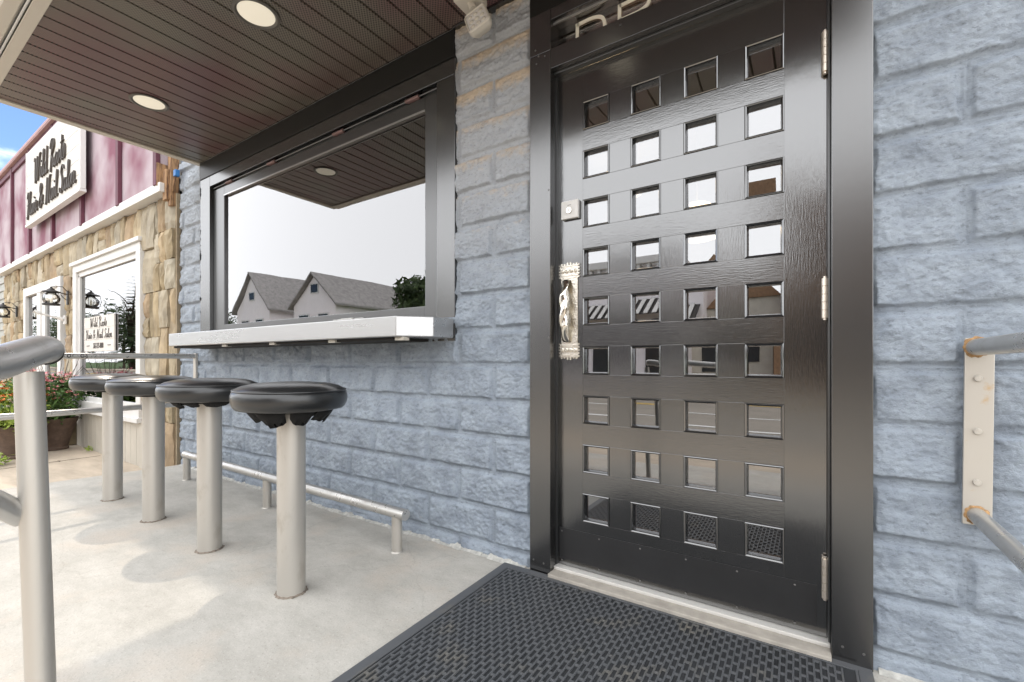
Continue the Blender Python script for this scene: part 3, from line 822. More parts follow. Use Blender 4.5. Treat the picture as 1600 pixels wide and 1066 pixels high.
# transom letters, drawn as strokes: wide rounded capitals
def stroke(q, pts, wd, y0, y1, smooth_n=0):
    """ribbon of rectangular section following pts in the x-z plane"""
    P = [Vector((p[0], p[1])) for p in pts]
    Lf = []; Rt = []
    for i, p in enumerate(P):
        a = P[max(0, i - 1)]; b = P[min(len(P) - 1, i + 1)]
        d = (b - a).normalized(); nrm = Vector((-d.y, d.x))
        ww = wd[i] if isinstance(wd, list) else wd
        Lf.append(p + nrm * ww / 2); Rt.append(p - nrm * ww / 2)
    for i in range(len(P) - 1):
        c = [Lf[i], Lf[i + 1], Rt[i + 1], Rt[i]]
        q.add([(v.x, y0, v.y) for v in c] + [(v.x, y1, v.y) for v in c], [(0, 1, 2, 3), (7, 6, 5, 4), (0, 4, 5, 1), (2, 6, 7, 3), (1, 5, 6, 2), (3, 7, 4, 0)])
def catmull(pts, n=6):
    P = [Vector(p) for p in pts]; out = []
    for i in range(len(P) - 1):
        p0 = P[max(i - 1, 0)]; p1 = P[i]; p2 = P[i + 1]; p3 = P[min(i + 2, len(P) - 1)]
        for k in range(n):
            t = k / n
            out.append(.5 * ((2 * p1) + (-p0 + p2) * t + (2 * p0 - 5 * p1 + 4 * p2 - p3) * t * t + (-p0 + 3 * p1 - 3 * p2 + p3) * t ** 3))
    out.append(P[-1]); return out
q = MB()
zt = 2.322; zb_ = 2.205; wd_ = .014
Dp = [(0, -.03), (0, .088)] ; Dp2 = catmull([(0, .095), (.06, .097), (.105, .085), (.118, .05), (.11, .0), (.08, -.03)], 6)
stroke(q, [(-.812, 2.20), (-.812, 2.322)], wd_, .048, .052)
stroke(q, catmull([(-.812, 2.315), (-.75, 2.317), (-.705, 2.304), (-.69, 2.27), (-.70, 2.235), (-.735, 2.21)], 6), wd_, .048, .052)
stroke(q, [(-.628, 2.20), (-.628, 2.322)], wd_, .048, .052)
stroke(q, catmull([(-.628, 2.315), (-.56, 2.317), (-.522, 2.306), (-.510, 2.288), (-.522, 2.270), (-.56, 2.260), (-.628, 2.259)], 6), wd_, .048, .052)
stroke(q, [(-.545, 2.262), (-.50, 2.205)], wd_, .048, .052)
stroke(q, [(-.44, 2.205), (-.44, 2.322)], wd_, .048, .052)
q.build('lettering', mat('cream_lettering', (.85, .80, .68), .5), trn)

# ------------------------------------------------------------------ recessed lamps in the canopy
def downlight(x, y, label):
    r = empty('recessed_light', label, 'ceiling light', (x, y, CZ), 'recessed lamps in the canopy')
    q = MB(); q.lathe([(.098, -.001), (.100, -.006), (.088, -.009), (.079, -.004), (.078, .002)], seg=48); q.build('trim_ring', M['lampring'], r)
    q = MB(); q.lathe([(.0785, -.003), (.05, -.0045), (0, -.005)], seg=48); q.build('lens', M['lens'], r)
downlight(-3.44, -.585, 'round recessed lamp in the canopy near its far left end')
downlight(-2.145, -.59, 'round recessed lamp in the canopy, larger one at the top edge of the photo')
downlight(-.85, -.59, 'round recessed lamp in the canopy above the doormat')

# ------------------------------------------------------------------ flood lamp at the wall
fl = empty('flood_lamp', 'cream square LED flood lamp hanging from the canopy over the block pier', 'flood lamp', (-1.255, -.115, CZ))
q = MB(); q.box(-.055, .055, -.055, .055, -.034, -.001, bev=.008); q.build('junction_box', M['cream'], fl)
q = MB(); q.tube([(.0, 0, -.03), (.012, -.004, -.055), (.028, -.008, -.066)], .013, 14); q.tube([(.015, -.004, -.052), (.024, -.006, -.072)], .018, 14); q.build('swivel_arm', M['cream'], fl)
RM = Matrix.Translation((.066, -.026, -.152)) @ Matrix.Rotation(R(-24), 4, 'Y') @ Matrix.Rotation(R(12), 4, 'Z') @ Matrix.Rotation(R(-14), 4, 'X') @ Matrix.Scale(1.22, 4)
def rrect(w, h, r, n=6):
    p = []
    for cx_, cz_, a0 in ((w - r, h - r, 0), (-w + r, h - r, 90), (-w + r, -h + r, 180), (w - r, -h + r, 270)):
        for i in range(n + 1):
            a = R(a0 + 90 * i / n); p.append((cx_ + r * math.cos(a), cz_ + r * math.sin(a)))
    return p
q = MB()
prof = [(.030, .030), (.044, .012), (.048, .0), (.048, -.012), (.044, -.016), (.041, -.012)]
loops = []
for hw, y in prof:
    s_ = hw / .048; loops.append([tuple(RM @ Vector((x * s_, y, z * s_))) for x, z in rrect(.044, .054, .014)])
for a, b in zip(loops[:-1], loops[1:]):
    n = len(a)
    q.add(a + b, [(i, (i + 1) % n, n + (i + 1) % n, n + i) for i in range(n)], True)
q.add(loops[0], [tuple(range(len(loops[0])))])
q.build('lamp_housing', M['cream'], fl)
q = MB(); q.add([tuple(RM @ Vector((x * .86, -.011, z * .86))) for x, z in rrect(.044, .054, .014)], [tuple(range(28))]); q.build('led_lens', M['led'], fl)
q = MB()
for i in range(3):
    for j in range(3):
        cxx, czz = -.022 + i * .022, -.028 + j * .028
        q.lathe([(.009, 0), (.008, .002), (.004, .004), (0, .0045)], (0, 0, 0), 14)
        k = len(q.v) - 56
        for t in range(56):
            a, b, c_ = q.v[k + t]; q.v[k + t] = tuple(RM @ Vector((cxx + a, -.0115 - c_, czz + b)))
q.build('led_element', M['cream'], fl)

# ------------------------------------------------------------------ steel shelf under the window
sh = empty('counter_shelf', 'long brushed steel drinks shelf with a clipped corner under the window', 'shelf', (-2.7, 0, 1.0))
poly = [(-4.03, -.016), (-4.03, -.278), (-1.545, -.285), (-1.44, -.155), (-1.436, -.016)]
q = MB(); bm = bmesh.new()
vb = [bm.verts.new((x + 2.7, y, .012)) for x, y in poly]; f = bm.faces.new(vb)
e = bmesh.ops.extrude_face_region(bm, geom=[f]); bmesh.ops.translate(bm, verts=[v for v in e['geom'] if isinstance(v, bmesh.types.BMVert)], vec=(0, 0, .094))
bmesh.ops.bevel(bm, geom=bm.edges[:], offset=.005, segments=3, affect='EDGES', profile=.5)
bm.verts.index_update()
q.add([tuple(v.co) for v in bm.verts], [tuple(v.index for v in f.verts) for f in bm.faces]); bm.free()
q.build('shelf_top', M['shelf_steel'], sh)
q = MB(); q.box(-1.31, 1.1, -.25, -.02, -.002, .0105); q.build('underside_panel', M['soffit_dark'], sh)
for x in (-3.2, -2.62, -2.05, -1.55):
    bx('shelf_puck', M['siding'], sh, x - .028 + 2.7, x + .028 + 2.7, -.262, -.225, -.0045, .0115, bev=.002)

# ------------------------------------------------------------------ bar stools
seat_prof = [(0, .050), (.08, .0485), (.14, .043), (.175, .034), (.194, .024), (.1965, .021)]
side_prof = [(.1965, .0195), (.2015, .014), (.2055, .002), (.2065, -.012), (.204, -.028), (.198, -.042), (.190, -.050), (.165, -.054), (.05, -.055), (0, -.055)]
def make_stool(x, y, tilt, flaps, seed):
    rnd = random.Random(seed)
    r = empty('bar_stool', '', 'bar stool', (x, y, 0), 'bar stools along the shelf')
    q = MB(); q.lathe([(.0, 0.0), (.0512, .0), (.0512, .70), (.0, .70)], seg=40); q.build('pole', M['pole'], r)
    q = MB()
    vs = []
    n = 40
    for k in range(n):
        a = 2 * math.pi * k / n; rr = .055 + .008 * rnd.random(); vs += [(.0512 * math.cos(a), .0512 * math.sin(a), .004 + .004 * rnd.random()), (rr * math.cos(a), rr * math.sin(a), .0008)]
    q.add(vs, [(2 * k, 2 * k + 1, (2 * k + 3) % (2 * n), (2 * k + 2) % (2 * n)) for k in range(n)]); q.build('base_ring', M['grime'], r)
    zc = .770
    rot = Matrix.Rotation(tilt, 4, 'Y')
    def place(o): o.location = (0, 0, zc); o.rotation_euler = (0, tilt, 0); return o
    q = MB(); q.lathe(side_prof, seg=72)
    seat = place(q.build('seat', M['vinyl'], r, sharp=60))
    q = MB(); q.lathe(seat_prof, seg=72)
    # slight slump and puckers
    q.v = [(a, b, c + .0015 * math.sin(5 * math.atan2(b, a) + seed) * (math.hypot(a, b) / .2) ** 2) for a, b, c in q.v]
    q.build('seat_top', M['vinyl'], seat, sharp=60)
    q = MB()
    q.tube([(.1985 * math.cos(2 * math.pi * k / 64), .1985 * math.sin(2 * math.pi * k / 64), .0205) for k in range(65)], .0034, 8, caps=False)
    q.build('piping', M['vinyl'], seat)
    # swivel mount
    q = MB(); q.lathe([(.0, -.054), (.09, -.056), (.09, -.066), (.035, -.07), (.035, -.085), (0, -.085)], seg=24); place(q.build('swivel_plate', M['black_iron'], r))
    if flaps > 0:
        q = MB()
        k = 0; ang = rnd.uniform(0, 1)
        while ang < 2 * math.pi + .2:
            wdt = rnd.uniform(.45, 1.05); nseg = 8
            R0 = .158; cols = []
            dep = flaps * rnd.uniform(.65, 1.0)
            for s_ in range(nseg + 1):
                t = s_ / nseg; a = ang + wdt * t
                d = dep * (.75 + .25 * math.sin(math.pi * t)) * (1 + rnd.uniform(-.07, .07))
                if s_ in (0, nseg): d = dep * rnd.uniform(.45, .85)
                curl = rnd.uniform(-.006, .006)
                cols.append([(R0 * math.cos(a), R0 * math.sin(a), -.050),
                             ((R0 - .016) * math.cos(a), (R0 - .016) * math.sin(a), -.050 - d * .5),
                             ((R0 - .040 + curl) * math.cos(a), (R0 - .040 + curl) * math.sin(a), -.050 - d)])
            for a_, b_ in zip(cols[:-1], cols[1:]):
                for j in range(2):
                    q.add([a_[j], b_[j], b_[j + 1], a_[j + 1]], [(0, 1, 2, 3)], True)
            ang += wdt + rnd.choice([.03, .05, .10])
        o = place(q.build('torn_cover', M['torn'], r, sharp=70))
        sd = o.modifiers.new('Solidify', 'SOLIDIFY'); sd.thickness = .0015
    return r
stools = [(-1.686, -.690, R(.8), .064, 1, 'bar stool nearest the door, torn black cover hanging under its round seat'),
          (-2.398, -.680, R(.3), .040, 2, 'second bar stool from the door, torn cover showing under the right side of its seat'),
          (-3.107, -.671, R(-.4), .012, 3, 'third bar stool from the door, between two other stools, no cover hanging down'),
          (-3.791, -.668, R(.3), .010, 4, 'farthest bar stool from the door, in front of the salon window')]
for x, y, tl, fp, sd, lb in stools:
    s_ = make_stool(x, y, tl, fp, sd); s_['label'] = lb

# ------------------------------------------------------------------ foot rail
fr = empty('foot_rail', 'low steel foot rail standing on short posts along the blue wall', 'foot rail', (-2.75, -.2, 0))
q = MB(); q.tube([(-1.18 - .02, 0, .195), (1.19, -.01, .186)], .0255, 24)
q.v = [(a, b, c) for a, b, c in q.v]
q.build('rail_tube', M['steel_h'], fr)
for px_, py_ in ((-1.625, -.206), (-2.78, -.203), (-3.935, -.195)):
    q = MB(); q.lathe([(.0, 0), (.0245, 0), (.0245, .172), (0, .172)], seg=24); q.lathe([(.027, .0005), (.030, .0005), (.026, .006), (.0245, .006)], seg=24)
    q.build('rail_post', M['pole'], fr, loc=(px_ + 2.75, py_ + .2, 0))

# ------------------------------------------------------------------ rubber mat
mt = empty('floor_mat', 'black ribbed rubber doormat lying in front of the door', 'doormat', (-1.128, -.030, 0))
mt.rotation_euler = (0, 0, R(1.0))
MW, ML = 1.282, 1.22
q = MB(); q.box(.03, MW - .03, -ML + .03, -.03, .0012, .0062, bev=.001)
q.build('mat_base', M['rubber_base'], mt)
q = MB()
def frame(q, o, wdt, z0, z1):
    q.box(o, MW - o, -o - wdt, -o, z0, z1, bev=.001); q.box(o, MW - o, -ML + o, -ML + o + wdt, z0, z1, bev=.001)
    q.box(o, o + wdt, -ML + o + wdt, -o - wdt, z0, z1, bev=.001); q.box(MW - o - wdt, MW - o, -ML + o + wdt, -o - wdt, z0, z1, bev=.001)
frame(q, .036, .006, .0055, .0095); frame(q, .0, .034, .0010, .0068)
q.build('mat_border', M['rubber'], mt)
q = MB()
px_, py_ = .0170, .047
nx_ = int((MW - .11) / px_)
def trap(x0, x1, y0, y1, i_):
    z0, z1 = .0052, .0105
    vs = [(x0, y0, z0), (x1, y0, z0), (x1, y1, z0), (x0, y1, z0), (x0 + i_, y0 + i_, z1), (x1 - i_, y0 + i_, z1), (x1 - i_, y1 - i_, z1), (x0 + i_, y1 - i_, z1)]
    q.add(vs, [(4, 5, 6, 7), (0, 1, 5, 4), (1, 2, 6, 5), (2, 3, 7, 6), (3, 0, 4, 7)])
for i in range(nx_ + 1):
    x = .052 + i * px_
    trap(x - .0030, x + .0030, -ML + .05, -.05, .0011)
    if i == nx_: break
    j = 0
    while True:
        y1 = -.050 - (i % 2) * py_ / 2 - j * py_
        if y1 - .009 < -ML + .05: break
        trap(x + .0015, x + px_ - .0015, y1 - .009, y1, .0012); j += 1
q.build('mat_ribs', M['rubber'], mt)

# ------------------------------------------------------------------ handrails
hr = empty('wall_handrail', 'steel handrail bolted by a flat plate to the blue wall right of the door', 'handrail', (.37, -.02, .5))
q = MB(); q.box(-.028, .028, -.004, .006, -.030, .462, bev=.0015)
o = q.build('wall_plate', M['plate_steel'], hr); o.rotation_euler = (0, R(.6), 0)
for z in (.356, .217, .083):
    q = MB(); q.lathe([(.0, .0), (.010, .0), (.010, .005), (.0085, .0075), (0, .008)], seg=6 if False else 20)
    q.v = [(a * .85, -.004 - c, b * .85) for a, b, c in q.v]
    q.build('bolt', M['plate_steel'], hr, loc=(-.002 + z * .008, 0, z))
q = MB(); q.tube([(-.002, -.004, .438), (-.002, -1.2, .445)], .0215, 28); q.build('top_rail', M['steel_h'], hr)
q = MB(); q.tube([(-.002, -.004, -.002), (-.002, -1.2, -.01)], .0195, 28); q.build('lower_rail', M['steel_h'], hr)
for zc, rr in ((.438, .0215), (-.002, .0195)):
    q = MB(); vs = []; n = 30
    for k in range(n):
        a = 2 * math.pi * k / n; r2 = rr + random.uniform(.003, .008)
        vs += [((rr - .001) * math.cos(a) - .002, -.011, zc + (rr - .001) * math.sin(a)), (r2 * math.cos(a) - .002, -.0045, zc + r2 * math.sin(a))]
    q.add(vs, [(2 * k, 2 * k + 1, (2 * k + 3) % (2 * n), (2 * k + 2) % (2 * n)) for k in range(n)], True)
    q.build('weld_bead', M['rust'], hr)
q = MB(); q.lathe([(0, 0), (.021, 0), (.021, .44), (0, .44)], seg=24); q.build('end_post', M['steel_h'], hr, loc=(-.002, -1.2, -.5))
hr2 = hr

# near handrail at the left edge of the frame
nh = empty('near_handrail', 'thick grey steel handrail close to the camera at the left edge of the photo', 'handrail', (-.99, -1.506, 0))
pb = Vector((.006, .002, 0)); 
q = MB(); q.tube([(.028, .010, 0), (-.013, -.006, .885)], .0170, 36); q.build('near_post', M['pole'], nh)
pts = [(.62, -.262, .860), (.134, -.056, .900), (.03, -.004, .9185), (.0, .010, .9195), (-.006, .013, .916)]
q = MB(); q.tube(pts, [.0215, .0215, .0215, .0210, .0190], 36)
q.build('top_rail', M['steel_h'], nh)
q = MB(); q.lathe([(.0205, 0), (.019, .006), (.013, .0105), (.006, .013), (0, .0135)], seg=36)
dirv = (Vector(pts[-1]) - Vector(pts[-3])).normalized()
mm = dirv.to_track_quat('Z', 'Y').to_matrix()
q.v = [tuple(mm @ Vector(p) * 1.0 + Vector(pts[-1]) - dirv * .004) for p in q.v]
q.build('rail_end_cap', M['steel_h'], nh)
q = MB(); q.tube([(.18, -.38, 1.03), (-.001, -.037, .690), (-.016, -.012, .664)], .0165, 28); q.build('mid_rail', M['steel_h'], nh)

# far handrail by the salon
fh = empty('far_handrail', 'steel handrail with black NO SMOKING print, between the stools and the salon', 'handrail', (-4.24, -.02, 0))
q = MB(); q.box(-.022, .022, -.006, .012, .52, .965, bev=.002); q.build('wall_plate', M['plate_steel'], fh)
q = MB(); q.tube([(0, -.006, .942), (0, -1.75, .928)], .0205, 24); q.build('top_rail', M['steel_h'], fh)
q = MB(); q.tube([(0, -.006, .553), (0, -1.75, .545)], .0205, 24); q.build('lower_rail', M['steel_h'], fh)
q = MB(); q.tube([(0, -1.73, 0), (0, -1.73, .925)], .0235, 24); q.build('end_post', M['pole'], fh)
vs, fs = text_mesh('(-NO SMOKING-)', .038, 0, sx=.72, bold=.0016)
mxx = max(v[0] for v in vs)
q = MB(); rr = .0209
q.add([(rr * math.cos((v[1] - .012) / rr), -.02 - .67 - mxx + v[0] + .02, .9365 + .0 + rr * math.sin((v[1] - .012) / rr) + (.0)) for v in vs], fs)
q.build('no_smoking_print', M['black_iron'], fh)

# ------------------------------------------------------------------ salon next door
sal = empty('salon_building', 'stone faced hair and nail salon with faded magenta board parapet and white windows', 'building', (-8, 0, -.11))
def S_(o): return child(o, sal)
# stones
rnd = random.Random(12)
def split(x0, x1, z0, z1, out):
    w_, h_ = x1 - x0, z1 - z0
    if w_ < .16 or h_ < .18: out.append((x0, x1, z0, z1)); return
    mw, mh = rnd.uniform(.17, .36), rnd.uniform(.24, .60)
    if w_ > mw and (w_ / mw > h_ / mh):
        t = x0 + w_ * rnd.uniform(.36, .64); split(x0, t, z0, z1, out); split(t, x1, z0, z1, out)
    elif h_ > mh:
        t = z0 + h_ * rnd.uniform(.36, .64); split(x0, x1, z0, t, out); split(x0, x1, t, z1, out)
    else: out.append((x0, x1, z0, z1))
regs = [(-11.6, -10.0, -.11, 2.36), (-10.0, -7.9, 1.99, 2.36), (-7.9, -7.38, -.11, 2.36), (-7.38, -5.30, 2.03, 2.36), (-5.30, -4.60, -.11, 2.36)]
out = []
for r_ in regs:
    # start from coarse uneven tiles
    nx_ = max(1, round((r_[1] - r_[0]) / .75)); nz_ = max(1, round((r_[3] - r_[2]) / .8))
    for i in range(nx_):
        for j in range(nz_):
            split(r_[0] + (r_[1] - r_[0]) * i / nx_, r_[0] + (r_[1] - r_[0]) * (i + 1) / nx_, r_[2] + (r_[3] - r_[2]) * j / nz_, r_[2] + (r_[3] - r_[2]) * (j + 1) / nz_, out)
pal = [(.37, .295, .185), (.40, .33, .225), (.34, .275, .175), (.41, .36, .275), (.36, .32, .245), (.40, .31, .195), (.34, .25, .155), (.39, .335, .245)]
V = []; F = []; T = []; 
for (x0, x1, z0, z1) in out:
    g = .004; y = -.04 - rnd.uniform(0, .030); b = rnd.uniform(.006, .014)
    j = lambda s=.010: rnd.uniform(-s, s)
    nseg = 5
    col_ = rnd.choice(pal); k_ = rnd.uniform(.85, 1.15); col_ = tuple(c * k_ for c in col_)
    xs_ = np.linspace(x0 + g, x1 - g, nseg + 1); zs_ = np.linspace(z0 + g, z1 - g, nseg + 1)
    base = len(V); sl1, sl2 = rnd.uniform(-.018, .018), rnd.uniform(-.018, .018)
    for a in range(nseg + 1):
        for c in range(nseg + 1):
            ex = a in (0, nseg); ez = c in (0, nseg)
            u_, v_ = a / nseg - .5, c / nseg - .5
            yy = y + sl1 * u_ + sl2 * v_ + rnd.uniform(-.006, .006)
            X_, Z_ = xs_[a], zs_[c]
            if a == 0: X_ += .0
            if ex or ez: yy += .016
            X_ += rnd.uniform(-.006, .006) * (0 if ex else 1); Z_ += rnd.uniform(-.006, .006) * (0 if ez else 1)
            V.append((X_, yy, Z_)); T.append(col_)
    for a in range(nseg):
        for c in range(nseg):
            i0 = base + a * (nseg + 1) + c
            F.append((i0, i0 + nseg + 1, i0 + nseg + 2, i0 + 1))
    # sides
    ring_ = [base + a * (nseg + 1) for a in range(nseg + 1)] + [base + nseg * (nseg + 1) + c for c in range(1, nseg + 1)] + [base + a * (nseg + 1) + nseg for a in range(nseg - 1, -1, -1)] + [base + c for c in range(nseg - 1, 0, -1)]
    b2 = len(V)
    for i_ in ring_:
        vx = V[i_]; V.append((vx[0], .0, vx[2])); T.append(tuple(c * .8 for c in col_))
    n_ = len(ring_)
    for i_ in range(n_):
        F.append((ring_[i_], ring_[(i_ + 1) % n_], b2 + (i_ + 1) % n_, b2 + i_))
def tint_mesh(name, V, F, T, m, smooth=False):
    me = bpy.data.meshes.new(name); me.from_pydata(V, [], F); me.materials.append(m)
    a = me.attributes.new('tint', 'FLOAT_COLOR', 'POINT')
    a.data.foreach_set('color', [c for t in T for c in (*t, 1.0)])
    bm = bmesh.new(); bm.from_mesh(me); bmesh.ops.recalc_face_normals(bm, faces=bm.faces[:]); bm.to_mesh(me); bm.free()
    o = bpy.data.objects.new(name, me); COL.objects.link(o); return o
S_(tint_mesh('stone_wall', V, F, T, M['stone']))
mortar = mat('stone_mortar', (.34, .27, .18), .9, var=.3, vscale=15)
q = MB()
q.box(-11.6, -10.0, -.028, .0, -.29, 2.36); q.box(-10.0, -7.9, -.028, .0, 1.99, 2.36); q.box(-7.9, -7.38, -.028, 0, -.29, 2.36)
q.box(-7.38, -5.30, -.028, 0, 2.03, 2.36); q.box(-5.30, -4.575, -.028, 0, -.29, 2.36)
S_(q.build('mortar', mortar))
q = MB(); q.box(-11.6, -4.575, .35, 6, -.29, 3.85); q.box(-4.60, -4.575, .0, .35, -.29, 2.5); q.box(-11.6, -11.5, .0, .35, -.29, 3.9); q.box(-11.6, -4.575, .0, .35, 2.36, 3.9); q.box(-7.9, -7.4, .0, .35, -.29, 2.36); q.box(-7.4, -5.3, .0, .35, -.29, .4)
S_(q.build('salon_core', mat('salon_inside', (.22, .21, .19), .9)))
# parapet boards, battens, trims
S_(bx('parapet_boards', M['faded'], None, -11.6, -4.72, -.10, .0, 2.42, 3.97))
for x in (-11.55, -10.42, -9.29, -8.07, -6.86, -5.68, -4.745):
    S_(bx('batten', M['batten'], None, x - .035, x + .035, -.135, -.101, 2.43, 3.93, bev=.004))
S_(bx('parapet_rail', M['batten'], None, -11.62, -4.70, -.128, -.101, 3.84, 3.925, bev=.004))
q = MB(); q.box(-11.64, -4.70, -.17, .05, 3.94, 3.985, bev=.006); q.box(-11.62, -4.70, -.165, .02, 3.925, 3.938)
S_(q.build('coping', mat('salmon_coping', (.42, .26, .25), .7, var=.2, vscale=6)))
S_(bx('lower_trim', M['white'], None, -11.63, -4.66, -.125, -.001, 2.365, 2.445, bev=.005))
q = MB(); q.box(-4.70, -4.62, -.09, -.001, 2.30, 2.56, bev=.004); q.box(-4.715, -4.70, -.13, -.03, 2.42, 2.62, bev=.003); q.box(-4.66, -4.60, -.065, -.001, 2.25, 2.72, bev=.004)
S_(q.build('raw_wood_corner', M['wood_raw']))
# big window
q = MB()
q.box(-7.42, -5.27, -.075, -.02, 1.955, 2.035, bev=.004); q.box(-7.45, -5.24, -.10, -.02, 2.035, 2.075, bev=.005)
q.box(-7.42, -7.30, -.075, -.02, .44, 1.955, bev=.004); q.box(-5.38, -5.27, -.075, -.02, .44, 1.955, bev=.004)
q.box(-7.42, -5.27, -.085, -.02, .36, .44, bev=.004); q.box(-7.45, -5.24, -.11, -.02, .315, .36, bev=.005)
q.box(-7.30, -7.25, -.05, -.0, .47, 1.92, bev=.003); q.box(-5.43, -5.38, -.05, -.0, .47, 1.92, bev=.003)
q.box(-7.30, -5.38, -.05, -.0, 1.90, 1.955, bev=.003); q.box(-7.30, -5.38, -.05, -.0, .44, .49, bev=.003)
win = S_(q.build('window', M['white']))
o = bx('window_glass', M['salon_glass'], win, -7.25, -5.43, -.030, -.026, .49, 1.90)
# siding below the window
q = MB()
x = -7.36
while x < -5.30:
    q.box(x + .003, min(x + .145, -5.30), -.052, -.0, -.16, .315, bev=.003); x += .148
S_(q.build('vertical_siding', M['siding']))
S_(bx('siding_post', M['siding'], None, -5.30, -5.20, -.075, -.0, -.16, .33, bev=.005))
V = []; F = []; T = []
q = MB()
for (x0, x1, z0, z1, yy) in [(-7.92, -7.72, -.11, .17, -.13), (-7.72, -7.55, -.11, .14, -.15), (-7.55, -7.37, -.11, .18, -.14)]:
    q.box(x0 + .005, x1 - .005, yy, -.03, z0, z1, bev=.02)
T = [(.34, .28, .18)] * len(q.v)
S_(tint_mesh('base_stones', q.v, q.f, T, M['stone']))
# double door with white frame
q = MB()
q.box(-9.98, -9.86, -.07, -.0, -.11, 1.99, bev=.004); q.box(-8.10, -7.98, -.07, -.0, -.11, 1.99, bev=.004); q.box(-9.86, -8.10, -.07, 0, 1.87, 1.99, bev=.004)
q.box(-9.20, -9.02, -.065, 0, -.11, 1.87, bev=.004); q.box(-9.86, -9.20, -.06, 0, .10, .22, bev=.003)
q.box(-9.02, -8.86, -.045, 0, -.08, 1.87, bev=.004); q.box(-8.24, -8.10, -.045, 0, -.08, 1.87, bev=.004); q.box(-8.86, -8.24, -.045, 0, 1.74, 1.87, bev=.004); q.box(-8.86, -8.24, -.045, 0, -.08, .18, bev=.004)
dr = S_(q.build('salon_door', M['white']))
q = MB(); q.box(-9.86, -9.20, -.03, -.026, .22, 1.87); q.box(-8.86, -8.24, -.02, -.016, .18, 1.74); q.build('door_glass', M['salon_glass'], dr)

# script lettering -------------------------------------------------------------
GL = {
 'W': (1.0, [[(0, .86), (.08, 1), (.16, .8), (.2, .1), (.27, 0), (.42, .6), (.5, .98)], [(.5, .98), (.5, .2), (.58, 0), (.7, .25), (.84, .9), (.98, 1.02)]]),
 'i': (.30, [[(0, .1), (.12, .44), (.12, .08), (.2, 0), (.3, .1)], [(.13, .60), (.155, .68)]]),
 'l': (.28, [[(0, .1), (.14, .5), (.22, .95), (.15, 1.02), (.1, .8), (.12, .1), (.2, 0), (.29, .1)]]),
 'd': (.52, [[(.33, .36), (.2, .46), (.05, .22), (.12, 0), (.27, .12), (.36, .42)], [(.40, 1.02), (.36, .1), (.44, 0), (.53, .1)]]),
 'R': (.70, [[(.12, .95), (.24, 1.02), (.22, .5), (.12, -.12)], [(.0, .78), (.15, 1.05), (.45, 1.05), (.52, .78), (.25, .52), (.42, .3), (.52, .0), (.70, .1)]]),
 'o': (.38, [[(.2, .44), (.05, .25), (.1, .0), (.25, 0), (.32, .24), (.22, .44), (.39, .38)]]),
 't': (.30, [[(.0, .1), (.15, .5), (.18, .88), (.14, .1), (.22, 0), (.31, .1)], [(0, .62), (.33, .68)]]),
 's': (.30, [[(0, .1), (.18, .5), (.26, .2), (.18, 0), (.02, .03)]]),
 'H': (.70, [[(.02, .8), (.1, 1.0), (.24, 1.02), (.22, .5), (.12, -.1), (0, .0)], [(.58, 1.05), (.48, .5), (.5, .03), (.70, .1)], [(.08, .48), (.58, .56)]]),
 'a': (.46, [[(.3, .38), (.15, .46), (.03, .2), (.1, 0), (.25, .12), (.32, .44), (.3, .1), (.38, 0), (.47, .1)]]),
 'r': (.38, [[(0, .1), (.08, .48), (.13, .38), (.28, .42), (.24, .1), (.3, 0), (.39, .1)]]),
 '&': (.70, [[(.6, .1), (.3, .4), (.1, .78), (.22, 1.02), (.36, .82), (.1, .4), (0, .15), (.2, 0), (.48, .25), (.55, .5)]]),
 'N': (.75, [[(0, -.02), (.1, .1), (.18, 1.0), (.26, .8), (.40, .05), (.48, .1), (.58, .95), (.74, 1.05)]]),
 'S': (.52, [[(.5, .86), (.35, 1.04), (.15, .82), (.35, .45), (.3, .05), (.05, .03), (0, .22)]]),
 'n': (.45, [[(0, .1), (.07, .44), (.06, .02)], [(.06, .1), (.12, .34), (.25, .46), (.29, .3), (.28, .08), (.36, 0), (.46, .1)]]),
 ' ': (.34, [])}
def script(q, text, x0, z0, width, height, wd, y0, y1, slant=.18):
    tot = sum(GL[c][0] for c in text); sx = width / tot; x = 0
    for c in text:
        adv, sts = GL[c]
        for st in sts:
            pts = catmull([((x + p[0] + slant * p[1] * .5) * sx + x0, z0 + p[1] * height) for p in st], 5)
            ww = []
            for i, p in enumerate(pts):
                d = (pts[min(i + 1, len(pts) - 1)] - pts[max(i - 1, 0)]); ww.append(wd * (.55 + .75 * abs(d.y) / (d.length + 1e-9)))
            stroke(q, pts, ww, y0, y1)
        x += adv
sg = empty('salon_sign', 'white board sign with dark raised script, Wild Roots Hair & Nail Salon, on magenta boards', 'sign', (-7.75, -.2, 2.75))
q = MB()
for i in range(6):
    q.box(-8.98, -6.58, -.195, -.17, 2.77 + i * .165 + .002, 2.77 + (i + 1) * .165 - .002, bev=.003)
child(q.build('sign_boards', M['sign_board']), sg)
child(bx('sign_box', M['white'], None, -8.94, -6.61, -.1695, -.150, 2.78, 3.75), sg)
child(bx('sign_ledge', M['white'], None, -9.01, -6.55, -.210, -.150, 2.735, 2.768, bev=.004), sg)
for xa in (-9.01, -6.578): child(bx('sign_frame', M['white'], None, xa, xa + .028, -.203, -.155, 2.77, 3.76, bev=.003), sg)
q = MB()
script(q, 'Wild Roots', -8.52, 3.24, 1.42, .32, .010, -.216, -.1955)
script(q, 'Hair & Nail Salon', -8.90, 2.86, 2.20, .30, .010, -.216, -.1955)
child(q.build('sign_lettering', M['dark_letter']), sg)
